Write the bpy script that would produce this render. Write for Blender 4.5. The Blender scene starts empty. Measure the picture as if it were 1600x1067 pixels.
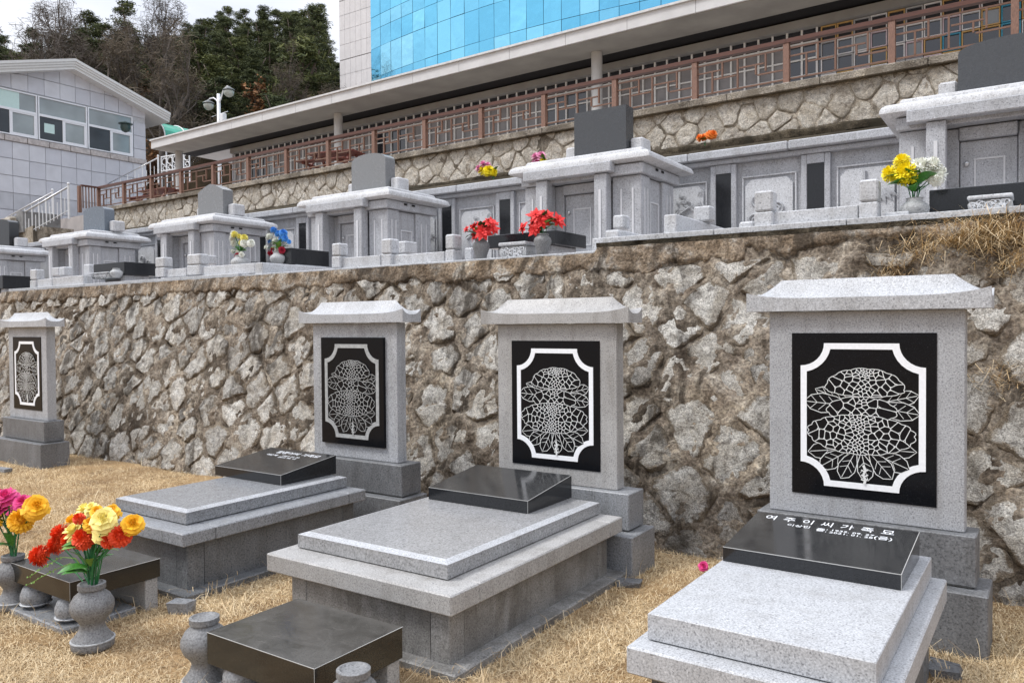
import bpy, bmesh, math, random
import numpy as np
from mathutils import Vector, Matrix, noise
R = math.radians
rnd = random.Random(11)
S = bpy.context.scene
COL = S.collection

# ---------------------------------------------------------------- camera, world, sun, exposure
CAMZ, FPX, YAW, PIT, ROL = 1.5, 1227.1, 0.59137, 0.01917, -0.00787
cd = bpy.data.cameras.new('camera'); cam = bpy.data.objects.new('camera', cd); COL.objects.link(cam)
S.camera = cam
cd.sensor_width = 36.0; cd.lens = 36.0 * FPX / 1600.0; cd.clip_start = 0.05; cd.clip_end = 2000
cy_, sy_ = math.cos(YAW), math.sin(YAW)
FW = Vector((-sy_ * math.cos(PIT), cy_ * math.cos(PIT), -math.sin(PIT)))
_r = Vector((cy_, sy_, 0)); _u = _r.cross(FW)
RT = _r * math.cos(ROL) + _u * math.sin(ROL); UP = -_r * math.sin(ROL) + _u * math.cos(ROL)
cam.matrix_world = Matrix(((RT.x, UP.x, -FW.x, 0), (RT.y, UP.y, -FW.y, 0), (RT.z, UP.z, -FW.z, CAMZ), (0, 0, 0, 1)))
CO = Vector((0, 0, CAMZ))
def ray(u, v): return FW + RT * ((u - 800) / FPX) - UP * ((v - 533.5) / FPX)
def aty(u, v, y): d = ray(u, v); return CO + d * (y / d.y)       # a measured point of the photograph on the plane y
def atx(u, v, x): d = ray(u, v); return CO + d * (x / d.x)
def atz(u, v, z): d = ray(u, v); return CO + d * ((z - CAMZ) / d.z)

w = bpy.data.worlds.new('World'); S.world = w; w.use_nodes = True
nt = w.node_tree; nt.nodes.clear()
def N(nt, t, **k):
    n = nt.nodes.new(t)
    for a, b in k.items():
        if a == 'inp':
            for i, v in b.items(): n.inputs[i].default_value = v
        else: setattr(n, a, b)
    return n
sky = N(nt, 'ShaderNodeTexSky', sky_type='NISHITA', sun_disc=False, sun_elevation=R(48), sun_rotation=R(-115), air_density=1.2, dust_density=3.0, ozone_density=1.0)
tc = N(nt, 'ShaderNodeTexCoord')
mp = N(nt, 'ShaderNodeMapping'); mp.inputs['Scale'].default_value = (1, 1, 2.4)
cl = N(nt, 'ShaderNodeTexNoise', inp={'Scale': 2.6, 'Detail': 8, 'Roughness': .58})
cr = N(nt, 'ShaderNodeValToRGB'); cr.color_ramp.elements[0].position = .36; cr.color_ramp.elements[1].position = .66
cr.color_ramp.elements[0].color = (7.4, 7.8, 8.9, 1); cr.color_ramp.elements[1].color = (10.2, 10.3, 10.8, 1)
mx = N(nt, 'ShaderNodeMixRGB', inp={'Fac': .86})
bg = N(nt, 'ShaderNodeBackground', inp={'Strength': .098}); wo = N(nt, 'ShaderNodeOutputWorld')
L = nt.links.new
L(tc.outputs['Generated'], mp.inputs['Vector']); L(mp.outputs['Vector'], cl.inputs['Vector']); L(cl.outputs['Fac'], cr.inputs['Fac'])
sz = N(nt, 'ShaderNodeSeparateXYZ'); mr_ = N(nt, 'ShaderNodeMapRange', inp={1: 0.0, 2: 1.0, 3: .42, 4: 1.5}); mm = N(nt, 'ShaderNodeMixRGB', blend_type='MULTIPLY', inp={'Fac': 1.0})
L(tc.outputs['Generated'], sz.inputs[0]); L(sz.outputs['Z'], mr_.inputs[0])
L(sky.outputs['Color'], mx.inputs['Color1']); L(cr.outputs['Color'], mx.inputs['Color2']); L(mx.outputs['Color'], mm.inputs['Color1']); L(mr_.outputs[0], mm.inputs['Color2']); L(mm.outputs['Color'], bg.inputs['Color']); L(bg.outputs['Background'], wo.inputs['Surface'])
sd = bpy.data.lights.new('sun', 'SUN'); sd.energy = 1.5; sd.angle = R(14); sd.color = (1, .985, .955)
so = bpy.data.objects.new('sun', sd); COL.objects.link(so)
SUN = Vector((-0.55, -0.52, 1.05))          # towards the sun: from the left, a little behind the camera, high
so.rotation_euler = SUN.to_track_quat('Z', 'Y').to_euler()
S.view_settings.view_transform = 'Standard'; S.view_settings.look = 'None'; S.view_settings.exposure = 0.68; S.view_settings.gamma = 1
S.view_settings.use_curve_mapping = False
S.cycles.max_bounces = 6; S.cycles.diffuse_bounces = 3; S.cycles.glossy_bounces = 4; S.cycles.transmission_bounces = 4
S.cycles.use_adaptive_sampling = True

# ---------------------------------------------------------------- materials
def mat(name):
    m = bpy.data.materials.new(name); m.use_nodes = True
    nt = m.node_tree; b = nt.nodes['Principled BSDF']; return m, nt, b
def coords(nt, kind='Object', scale=(1, 1, 1), rand=True):
    tc = N(nt, 'ShaderNodeTexCoord'); out = tc.outputs[kind]
    if rand:
        oi = N(nt, 'ShaderNodeObjectInfo'); mu = N(nt, 'ShaderNodeMath', operation='MULTIPLY', inp={1: 37.0})
        nt.links.new(oi.outputs['Random'], mu.inputs[0])
        va = N(nt, 'ShaderNodeVectorMath', operation='ADD'); nt.links.new(out, va.inputs[0]); nt.links.new(mu.outputs[0], va.inputs[1]); out = va.outputs[0]
    if scale != (1, 1, 1):
        mp = N(nt, 'ShaderNodeMapping'); mp.inputs['Scale'].default_value = scale; nt.links.new(out, mp.inputs['Vector']); out = mp.outputs['Vector']
    return out
def noise_n(nt, vec, scale, detail=3, rough=.5, dist=0):
    n = N(nt, 'ShaderNodeTexNoise', inp={'Scale': scale, 'Detail': detail, 'Roughness': rough, 'Distortion': dist}); nt.links.new(vec, n.inputs['Vector']); return n.outputs['Fac']
def ramp(nt, fac, stops):
    r = N(nt, 'ShaderNodeValToRGB'); e = r.color_ramp.elements
    while len(e) < len(stops): e.new(.5)
    for i, (p, c) in enumerate(stops): e[i].position = p; e[i].color = (*c, 1) if len(c) == 3 else c
    nt.links.new(fac, r.inputs['Fac']); return r.outputs['Color']
def mix(nt, fac, a, b, mode='MIX'):
    m = N(nt, 'ShaderNodeMixRGB', blend_type=mode)
    for i, v in (('Fac', fac), ('Color1', a), ('Color2', b)):
        if isinstance(v, (int, float)): m.inputs[i].default_value = v
        elif isinstance(v, tuple): m.inputs[i].default_value = (*v, 1)
        else: nt.links.new(v, m.inputs[i])
    return m.outputs['Color']
def bump(nt, b, h, strength=.3, dist=.01):
    n = N(nt, 'ShaderNodeBump', inp={'Strength': strength, 'Distance': dist}); nt.links.new(h, n.inputs['Height']); nt.links.new(n.outputs['Normal'], b.inputs['Normal'])
def g3(v, t=(1, 1, 1)): return (v * t[0], v * t[1], v * t[2])

def granite(name, base, tint=(.97, .99, 1.03), contrast=.45, grain=115, rough=.55, stain=.25, bmp=.15, blotch=0.0, polish=None):
    m, nt, b = mat(name); v = coords(nt)
    a = noise_n(nt, v, grain, 2, .6)
    vo = N(nt, 'ShaderNodeTexVoronoi', inp={'Scale': grain * 1.25}); nt.links.new(v, vo.inputs['Vector'])
    sp = ramp(nt, a, [(.30, g3(base * (1 - contrast), tint)), (.47, g3(base * .96, tint)), (.56, g3(base * 1.04, tint)), (.74, g3(min(.85, base * (1 + contrast * .8)), tint))])
    fl = ramp(nt, vo.outputs['Color'], [(.10, (.28, .28, .30)), (.26, (1, 1, 1)), (.80, (1, 1, 1)), (.97, (1.4, 1.4, 1.4))])
    c = mix(nt, .55, sp, fl, 'MULTIPLY')
    st = noise_n(nt, v, 2.6, 6, .62, .4)
    c = mix(nt, stain, c, ramp(nt, st, [(.35, (.55, .53, .50)), (.55, (1, 1, 1)), (.8, (1.12, 1.11, 1.09))]), 'MULTIPLY')
    vr = coords(nt, scale=(7, 7, .7)); s3 = noise_n(nt, vr, 1.6, 6, .6, .5)
    c = mix(nt, min(.8, stain * 1.3), c, ramp(nt, s3, [(.36, (.70, .68, .65)), (.50, (1, 1, 1)), (.72, (1, 1, 1)), (.80, (1.08, 1.08, 1.07))]), 'MULTIPLY')
    if blotch:
        vs = coords(nt, scale=(1.3, 1.3, .8)); s2 = noise_n(nt, vs, 3.0, 7, .6, 1.2)
        c = mix(nt, blotch, c, ramp(nt, s2, [(.42, (.45, .44, .43)), (.6, (1, 1, 1))]), 'MULTIPLY')
    nt.links.new(c, b.inputs['Base Color'])
    r = ramp(nt, st, [(.3, g3(min(1, rough + .12))), (.7, g3(rough))]); nt.links.new(r, b.inputs['Roughness'])
    bump(nt, b, a, bmp, .002)
    return m
G_LIGHT = granite('granite_light', .455, (.965, .99, 1.03), .42, 150, .5, .25)
G_STELE = granite('granite_stele', .40, (.96, .985, 1.03), .5, 140, .55, .3)
G_WARM = granite('granite_warm', .385, (1.0, .985, .965), .4, 150, .5, .35)
G_DARK = granite('granite_dark', .17, (.94, .99, 1.05), .55, 110, .4, .4, blotch=.3)
G_MID = granite('granite_mid', .28, (1, .99, .97), .5, 130, .5, .6, blotch=.5)
G_MIDC = granite('granite_midcool', .27, (.95, .985, 1.04), .5, 105, .38, .35)
G_PED = granite('granite_pedestal', .19, (.96, .99, 1.04), .55, 100, .45, .35, blotch=.35)
G_POL = granite('granite_polished', .33, (.985, .99, 1.0), .4, 110, .17, .22, bmp=.02)
G_POLC = granite('granite_polished_cool', .27, (.96, .99, 1.03), .45, 110, .17, .22, bmp=.02)
G_TOMB = granite('granite_tomb', .44, (.955, .985, 1.045), .32, 90, .6, .3)
G_TOMBW = granite('granite_tomb_roof', .56, (.975, .99, 1.02), .22, 80, .6, .3)
G_KERB = granite('granite_kerb', .52, (.965, .99, 1.03), .25, 80, .6, .3)
G_VASE = granite('granite_vase', .2, (.99, 1, 1.02), .45, 130, .5, .4)
G_VASEL = granite('granite_vase_light', .42, (.97, 1, 1.02), .3, 90, .55, .3)

def black_stone(name, c=(.012, .013, .015), rough=.08, dust_sheen=.25, dcol=(.12, .115, .105), spec=.5):
    m, nt, b = mat(name); v = coords(nt)
    n = noise_n(nt, v, 260, 1, .5); f = noise_n(nt, v, 9, 9, .75, .8)
    base = ramp(nt, n, [(.35, c), (.72, tuple(x * 1.8 for x in c)), (.82, (.07, .07, .07))])
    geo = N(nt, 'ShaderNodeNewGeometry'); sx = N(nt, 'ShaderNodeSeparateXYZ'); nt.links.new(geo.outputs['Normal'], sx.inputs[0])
    mr = N(nt, 'ShaderNodeMapRange', inp={1: .5, 2: 1.0, 3: 0.0, 4: dust_sheen}); nt.links.new(sx.outputs['Z'], mr.inputs[0])  # upward faces greyed: dust plus sky reflection put into the colour
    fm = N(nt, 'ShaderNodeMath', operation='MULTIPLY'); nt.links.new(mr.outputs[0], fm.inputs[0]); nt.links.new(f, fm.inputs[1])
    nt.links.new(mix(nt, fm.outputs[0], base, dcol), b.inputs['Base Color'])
    nt.links.new(ramp(nt, f, [(.35, g3(rough)), (.7, g3(rough + .12))]), b.inputs['Roughness'])
    b.inputs['Specular IOR Level'].default_value = spec
    return m
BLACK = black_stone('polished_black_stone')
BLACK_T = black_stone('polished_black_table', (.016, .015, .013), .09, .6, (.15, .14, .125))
BLACK_P = black_stone('black_plaque', (.005, .0055, .007), .14, .0, spec=.16)
GREY_H = black_stone('honed_dark_stone', (.045, .048, .052), .22, .1); GREY_M = black_stone('sky_lit_grey_stone', (.15, .155, .16), .2, .1); GREY_B = black_stone('honed_blue_grey_stone', (.10, .12, .145), .2, .1)  # the middle grey has sky reflection lifted into its base colour

def plain(name, c, rough=.6, metal=0, var=.12, scale=12, bmp=0, spec=.5, detail=4, kind='Object'):
    m, nt, b = mat(name); v = coords(nt, kind)
    n = noise_n(nt, v, scale, detail, .55)
    nt.links.new(ramp(nt, n, [(.3, tuple(x * (1 - var) for x in c)), (.7, tuple(min(1, x * (1 + var)) for x in c))]), b.inputs['Base Color'])
    b.inputs['Roughness'].default_value = rough; b.inputs['Metallic'].default_value = metal; b.inputs['Specular IOR Level'].default_value = spec
    if bmp: bump(nt, b, n, bmp, .01)
    return m
WHITE_LINE = plain('white_paint_inlay', (.84, .86, .89), .5, var=.05, scale=60)
GREY_LINE = plain('grey_inlay', (.36, .37, .37), .5, var=.2, scale=40)
GREY_THIN = plain('grey_engraved_line', (.42, .43, .43), .6, var=.15, scale=60)
WHITE_THIN = plain('white_engraved_line', (.70, .72, .72), .6, var=.12, scale=90)
RAIL_W = plain('brown_painted_timber', (.18, .095, .062), .5, var=.35, scale=9, bmp=.1)
RAIL_T = plain('brown_rail_dark', (.10, .036, .022), .45, var=.3, scale=9)
RAIL_POST = plain('brown_post_worn', (.22, .12, .085), .55, var=.4, scale=14, bmp=.2)
WHITE_METAL = plain('white_enamel_metal', (.72, .73, .74), .35, var=.06)
STEEL = plain('stainless_steel', (.55, .56, .57), .3, metal=.8, var=.06)
CANOPY = plain('canopy_panel', (.60, .60, .60), .55, var=.08, scale=2.5)
SOFFIT = plain('soffit_board', (.33, .325, .30), .8, var=.14, scale=1.4)
COLUMN = plain('column_paint', (.48, .48, .47), .5, var=.08, scale=3)
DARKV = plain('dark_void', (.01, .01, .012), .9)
LATT = plain('lattice_white', (.72, .73, .72), .5, var=.08)
CLADB = plain('stone_cladding', (.49, .50, .545), .6, var=.07, scale=2.2)
TOWERP = plain('tower_stone_panel', (.62, .60, .60), .6, var=.08, scale=1.5)
SILL = plain('rough_sill_stone', (.43, .40, .39), .8, var=.25, scale=9, bmp=.8)
PVC = plain('white_window_frame', (.72, .74, .78), .4, var=.04)
STEPM = plain('stair_concrete', (.20, .20, .20), .85, var=.3, scale=5, bmp=.3)
PLAZA = plain('plaza_paving', (.42, .38, .36), .85, var=.12, scale=3)
PINKW = plain('pale_plaster', (.62, .57, .57), .8, var=.08, scale=2)
TABLEW = plain('dark_red_timber', (.16, .045, .03), .6, var=.3, scale=8)
GREENP = plain('green_polycarbonate', (.02, .33, .22), .25, var=.3, scale=1.5)
LAMPG = plain('frosted_lamp_glass', (.34, .36, .32), .3, var=.15, scale=5)
STEM = plain('artificial_stem', (.02, .16, .05), .5, var=.3, scale=30)
LEAFM = plain('artificial_leaf', (.05, .20, .025), .45, var=.5, scale=22)
LEAFD = plain('artificial_leaf_dark', (.02, .085, .025), .45, var=.4, scale=22)
LEAFB = plain('yellow_green_leaf', (.16, .30, .05), .5, var=.4, scale=22)
BARK = plain('tree_bark', (.10, .075, .058), .9, var=.35, scale=3, bmp=.4)
BARKG = plain('grey_bark', (.12, .10, .085), .9, var=.3, scale=3, bmp=.4)
def petal(name, c, c2=None, sc=28):
    m, nt, b = mat(name); v = coords(nt); n = noise_n(nt, v, sc, 3, .6)
    c2 = c2 or tuple(x * .62 for x in c)
    nt.links.new(ramp(nt, n, [(.32, c2), (.6, c)]), b.inputs['Base Color']); b.inputs['Roughness'].default_value = .65
    b.inputs['Subsurface Weight'].default_value = .0
    return m
P_YEL = petal('petal_yellow', (.92, .80, .01), (.88, .66, .005)); P_AMB = petal('petal_amber', (.92, .56, .02), (.85, .38, .01)); P_CRM = petal('petal_cream', (.93, .84, .36), (.92, .72, .12))
P_ORA = petal('petal_orange_red', (.88, .09, .012), (.62, .03, .004)); P_RED = petal('petal_red', (.86, .035, .03), (.5, .008, .012)); P_PNK = petal('petal_magenta', (.80, .07, .30), (.55, .02, .13))
P_WHT = petal('petal_white', (.86, .87, .82), (.76, .78, .68)); P_BLU = petal('petal_blue', (.08, .35, .80), (.03, .16, .5)); P_LPK = petal('petal_pink', (.80, .38, .55), (.7, .2, .4)); P_DRD = petal('petal_crimson', (.42, .01, .04), (.25, .005, .02)); P_OR2 = petal('petal_orange', (.88, .28, .04), (.8, .16, .01))

def glass_blue():
    m, nt, b = mat('blue_mirror_glass'); oi = N(nt, 'ShaderNodeObjectInfo')
    v = coords(nt, 'Object'); n = noise_n(nt, v, .5, 3, .5)
    c = ramp(nt, oi.outputs['Random'], [(0, (.15, .50, .72)), (.35, (.18, .55, .77)), (.75, (.24, .62, .82)), (1, (.34, .74, .92))])
    nt.links.new(c, b.inputs['Base Color']); b.inputs['Metallic'].default_value = .9; b.inputs['Roughness'].default_value = .06
    bump(nt, b, n, .7, .08); return m
GLASSB = glass_blue()
def pane_mat(name, c, rough=.05, spec=1.0):
    m, nt, b = mat(name); v = coords(nt); n = noise_n(nt, v, .9, 3, .5)
    nt.links.new(ramp(nt, n, [(.3, tuple(x * .8 for x in c)), (.7, tuple(x * 1.2 for x in c))]), b.inputs['Base Color']); b.inputs['Roughness'].default_value = rough; b.inputs['Specular IOR Level'].default_value = spec
    return m
PANE_D = pane_mat('dark_window_glass', (.018, .019, .026)); PANE_G = pane_mat('grey_window_glass', (.17, .185, .19), .08); PANE_L = pane_mat('pale_window_glass', (.21, .20, .20), .3, .5)
PANE_H = pane_mat('house_window_glass', (.24, .28, .29), .06); PANE_HD = pane_mat('open_window_screen', (.055, .065, .075), .25, .3); PAPER = plain('pale_blind', (.50, .66, .64), .6, var=.04)

# stone of the retaining walls, mortar, soil
def stone_mat(name, lo, mid, hi, stainc=(.10, .075, .055), stain=.75, sscale=1.7, smearc=None, smt=.55):
    smearc = smearc or [(.32, (.07, .053, .037)), (.43, (.16, .12, .083)), (.54, (.26, .205, .15)), (.68, (.42, .36, .285))]
    m, nt, b = mat(name); oi = N(nt, 'ShaderNodeObjectInfo'); v = coords(nt)
    geo = N(nt, 'ShaderNodeNewGeometry')
    n = noise_n(nt, v, 24, 8, .72); n2 = noise_n(nt, v, 110, 3, .7); nb = noise_n(nt, v, 5, 5, .6, .6)
    base = ramp(nt, oi.outputs['Random'], [(0, lo), (.5, mid), (1, hi)])
    c = mix(nt, .85, base, ramp(nt, n, [(.3, (.40, .39, .37)), (.5, (.95, .94, .92)), (.7, (1.35, 1.33, 1.28))]), 'MULTIPLY')
    c = mix(nt, .75, c, ramp(nt, n2, [(.36, (.34, .33, .31)), (.52, (1, 1, 1)), (.66, (1.4, 1.4, 1.38))]), 'MULTIPLY')
    blk = noise_n(nt, v, 9, 7, .7, 1.0); c = mix(nt, .8, c, ramp(nt, blk, [(.35, (.36, .34, .33)), (.46, (1, 1, 1))]), 'MULTIPLY')
    c = mix(nt, .6, c, ramp(nt, nb, [(.35, (.62, .55, .46)), (.6, (1.12, 1.12, 1.12))]), 'MULTIPLY')
    mp = N(nt, 'ShaderNodeMapping'); mp.inputs['Scale'].default_value = (1.5, 1.5, .16); nt.links.new(geo.outputs['Position'], mp.inputs['Vector'])
    rim = N(nt, 'ShaderNodeAttribute', attribute_name='rim'); nr = noise_n(nt, geo.outputs['Position'], 13, 6, .7, .5)
    a1 = N(nt, 'ShaderNodeMath', operation='MULTIPLY_ADD', inp={1: 1.5, 2: -.75}); nt.links.new(nr, a1.inputs[0])
    a2 = N(nt, 'ShaderNodeMath', operation='ADD'); nt.links.new(a1.outputs[0], a2.inputs[0]); nt.links.new(rim.outputs['Fac'], a2.inputs[1])
    smear = ramp(nt, a2.outputs[0], [(smt, (0, 0, 0)), (smt + .2, (.95, .95, .95))])
    mcol = mix(nt, .9, ramp(nt, noise_n(nt, geo.outputs['Position'], 5, 9, .72, .3), smearc), ramp(nt, n2, [(.3, (.4, .4, .4)), (.7, (1.4, 1.4, 1.35))]), 'MULTIPLY')
    c = mix(nt, smear, c, mcol)
    s = noise_n(nt, mp.outputs['Vector'], sscale, 8, .66, .8)
    sr = ramp(nt, s, [(.49, (0, 0, 0)), (.62, (1, 1, 1))])
    f = N(nt, 'ShaderNodeMath', operation='MULTIPLY', inp={1: stain}); nt.links.new(sr, f.inputs[0])
    c = mix(nt, f.outputs[0], c, stainc)
    nt.links.new(c, b.inputs['Base Color']); b.inputs['Roughness'].default_value = .92; b.inputs['Specular IOR Level'].default_value = .25
    ad = N(nt, 'ShaderNodeMath', operation='ADD'); mu = N(nt, 'ShaderNodeMath', operation='MULTIPLY', inp={1: .35})
    nt.links.new(n2, mu.inputs[0]); nt.links.new(n, ad.inputs[0]); nt.links.new(mu.outputs[0], ad.inputs[1])
    bump(nt, b, ad.outputs[0], 1.0, .05); return m
ROCK = stone_mat('quarried_granite_block', (.50, .485, .46), (.67, .65, .61), (.82, .80, .76), (.05, .04, .03), .78, 2.4, [(.32, (.08, .06, .042)), (.43, (.19, .145, .10)), (.54, (.31, .25, .185)), (.68, (.50, .44, .365))], .50)
ROCKU = stone_mat('upper_wall_block', (.70, .66, .60), (.80, .76, .69), (.87, .83, .77), (.26, .22, .17), .3, 1.2, [(.32, (.28, .235, .185)), (.5, (.50, .44, .36)), (.68, (.66, .60, .51))])
def mortar_mat(name, cols, stainc, sc=1.5):
    m, nt, b = mat(name); geo = N(nt, 'ShaderNodeNewGeometry'); p = geo.outputs['Position']
    n = noise_n(nt, p, 5.0, 9, .72, .3); n2 = noise_n(nt, p, 46, 5, .7)
    c = ramp(nt, n, cols); c = mix(nt, .8, c, ramp(nt, n2, [(.35, (.25, .24, .22)), (.5, (.9, .9, .9)), (.66, (1.6, 1.58, 1.5))]), 'MULTIPLY')
    n3 = noise_n(nt, p, 1.1, 6, .65, .8); c = mix(nt, .9, c, ramp(nt, n3, [(.38, (.42, .40, .38)), (.52, (1, 1, 1)), (.68, (1.25, 1.22, 1.15))]), 'MULTIPLY')
    mp = N(nt, 'ShaderNodeMapping'); mp.inputs['Scale'].default_value = (1.5, 1.5, .16); nt.links.new(p, mp.inputs['Vector'])
    s = noise_n(nt, mp.outputs['Vector'], sc, 8, .66, .8)
    c = mix(nt, ramp(nt, s, [(.49, (0, 0, 0)), (.62, (.85, .85, .85))]), c, stainc)
    nt.links.new(c, b.inputs['Base Color']); b.inputs['Roughness'].default_value = .95; b.inputs['Specular IOR Level'].default_value = .15
    ad = N(nt, 'ShaderNodeMath', operation='ADD'); nt.links.new(n, ad.inputs[0]); nt.links.new(n2, ad.inputs[1]); bump(nt, b, ad.outputs[0], .9, .03); return m
MORTAR = mortar_mat('weathered_mortar', [(.32, (.09, .068, .05)), (.42, (.235, .19, .148)), (.54, (.38, .325, .262)), (.68, (.56, .505, .43))], (.035, .027, .02), 2.1)
MORTARU = mortar_mat('upper_mortar', [(.3, (.24, .20, .155)), (.5, (.48, .42, .345)), (.7, (.66, .60, .51))], (.10, .085, .065))
CAPC = mortar_mat('stained_concrete_band', [(.30, (.07, .05, .035)), (.42, (.20, .15, .105)), (.52, (.33, .265, .20)), (.60, (.40, .37, .33)), (.72, (.54, .49, .42))], (.055, .043, .032), 3.4)
COPING = mortar_mat('weathered_coping', [(.3, (.24, .21, .17)), (.5, (.38, .34, .29)), (.7, (.48, .44, .38))], (.22, .19, .15))
LEDGEM = mortar_mat('mossy_dark_ledge', [(.3, (.03, .025, .018)), (.5, (.085, .07, .05)), (.7, (.17, .145, .11))], (.04, .035, .025))
def lawn_mat():
    m, nt, b = mat('dry_lawn_soil'); geo = N(nt, 'ShaderNodeNewGeometry'); p = geo.outputs['Position']
    n = noise_n(nt, p, 3.0, 8, .7); n2 = noise_n(nt, p, 60, 4, .7)
    c = ramp(nt, n, [(.3, (.16, .10, .055)), (.48, (.34, .225, .115)), (.7, (.46, .32, .17))]); c = mix(nt, .6, c, ramp(nt, n2, [(.3, (.4, .4, .4)), (.65, (1.3, 1.3, 1.3))]), 'MULTIPLY')
    nt.links.new(c, b.inputs['Base Color']); b.inputs['Roughness'].default_value = .95; b.inputs['Specular IOR Level'].default_value = .1; bump(nt, b, n2, .8, .02); return m
LAWN = lawn_mat()
def straw_mat(name, lo, mid, hi):
    m, nt, b = mat(name); at = N(nt, 'ShaderNodeAttribute', attribute_name='tint')
    c = ramp(nt, at.outputs['Fac'], [(0, lo), (.45, mid), (1, hi)]); geo = N(nt, 'ShaderNodeNewGeometry')
    n = noise_n(nt, geo.outputs['Position'], 1.6, 5, .6); c = mix(nt, .75, c, ramp(nt, n, [(.34, (.46, .38, .32)), (.50, (.95, .93, .9)), (.72, (1.15, 1.13, 1.08))]), 'MULTIPLY')
    nt.links.new(c, b.inputs['Base Color']); b.inputs['Roughness'].default_value = .7; b.inputs['Specular IOR Level'].default_value = .2; return m
STRAW = straw_mat('straw_grass', (.27, .185, .10), (.66, .505, .30), (.86, .74, .52))
def hill_mat():
    m, nt, b = mat('leaf_litter_hillside'); geo = N(nt, 'ShaderNodeNewGeometry'); n = noise_n(nt, geo.outputs['Position'], .5, 9, .75)
    nt.links.new(ramp(nt, n, [(.3, (.03, .025, .017)), (.5, (.075, .056, .036)), (.7, (.13, .095, .06))]), b.inputs['Base Color']); b.inputs['Roughness'].default_value = 1; b.inputs['Specular IOR Level'].default_value = .05; return m
HILLM = hill_mat()
def foliage(name, stops):
    m, nt, b = mat(name); at = N(nt, 'ShaderNodeAttribute', attribute_name='tint'); oi = N(nt, 'ShaderNodeObjectInfo')
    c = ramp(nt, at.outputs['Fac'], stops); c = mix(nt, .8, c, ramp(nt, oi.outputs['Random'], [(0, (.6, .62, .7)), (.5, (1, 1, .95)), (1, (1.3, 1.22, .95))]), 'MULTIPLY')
    nt.links.new(c, b.inputs['Base Color']); b.inputs['Roughness'].default_value = .75; b.inputs['Specular IOR Level'].default_value = .2; return m
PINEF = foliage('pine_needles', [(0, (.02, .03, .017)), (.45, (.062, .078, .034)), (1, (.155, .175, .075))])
OAKF = foliage('dead_oak_leaves', [(0, (.07, .035, .02)), (.5, (.20, .10, .05)), (1, (.36, .19, .09))])
TWIG = foliage('bare_twigs', [(0, (.05, .04, .033)), (.5, (.10, .082, .069)), (1, (.17, .145, .125))])

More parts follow.
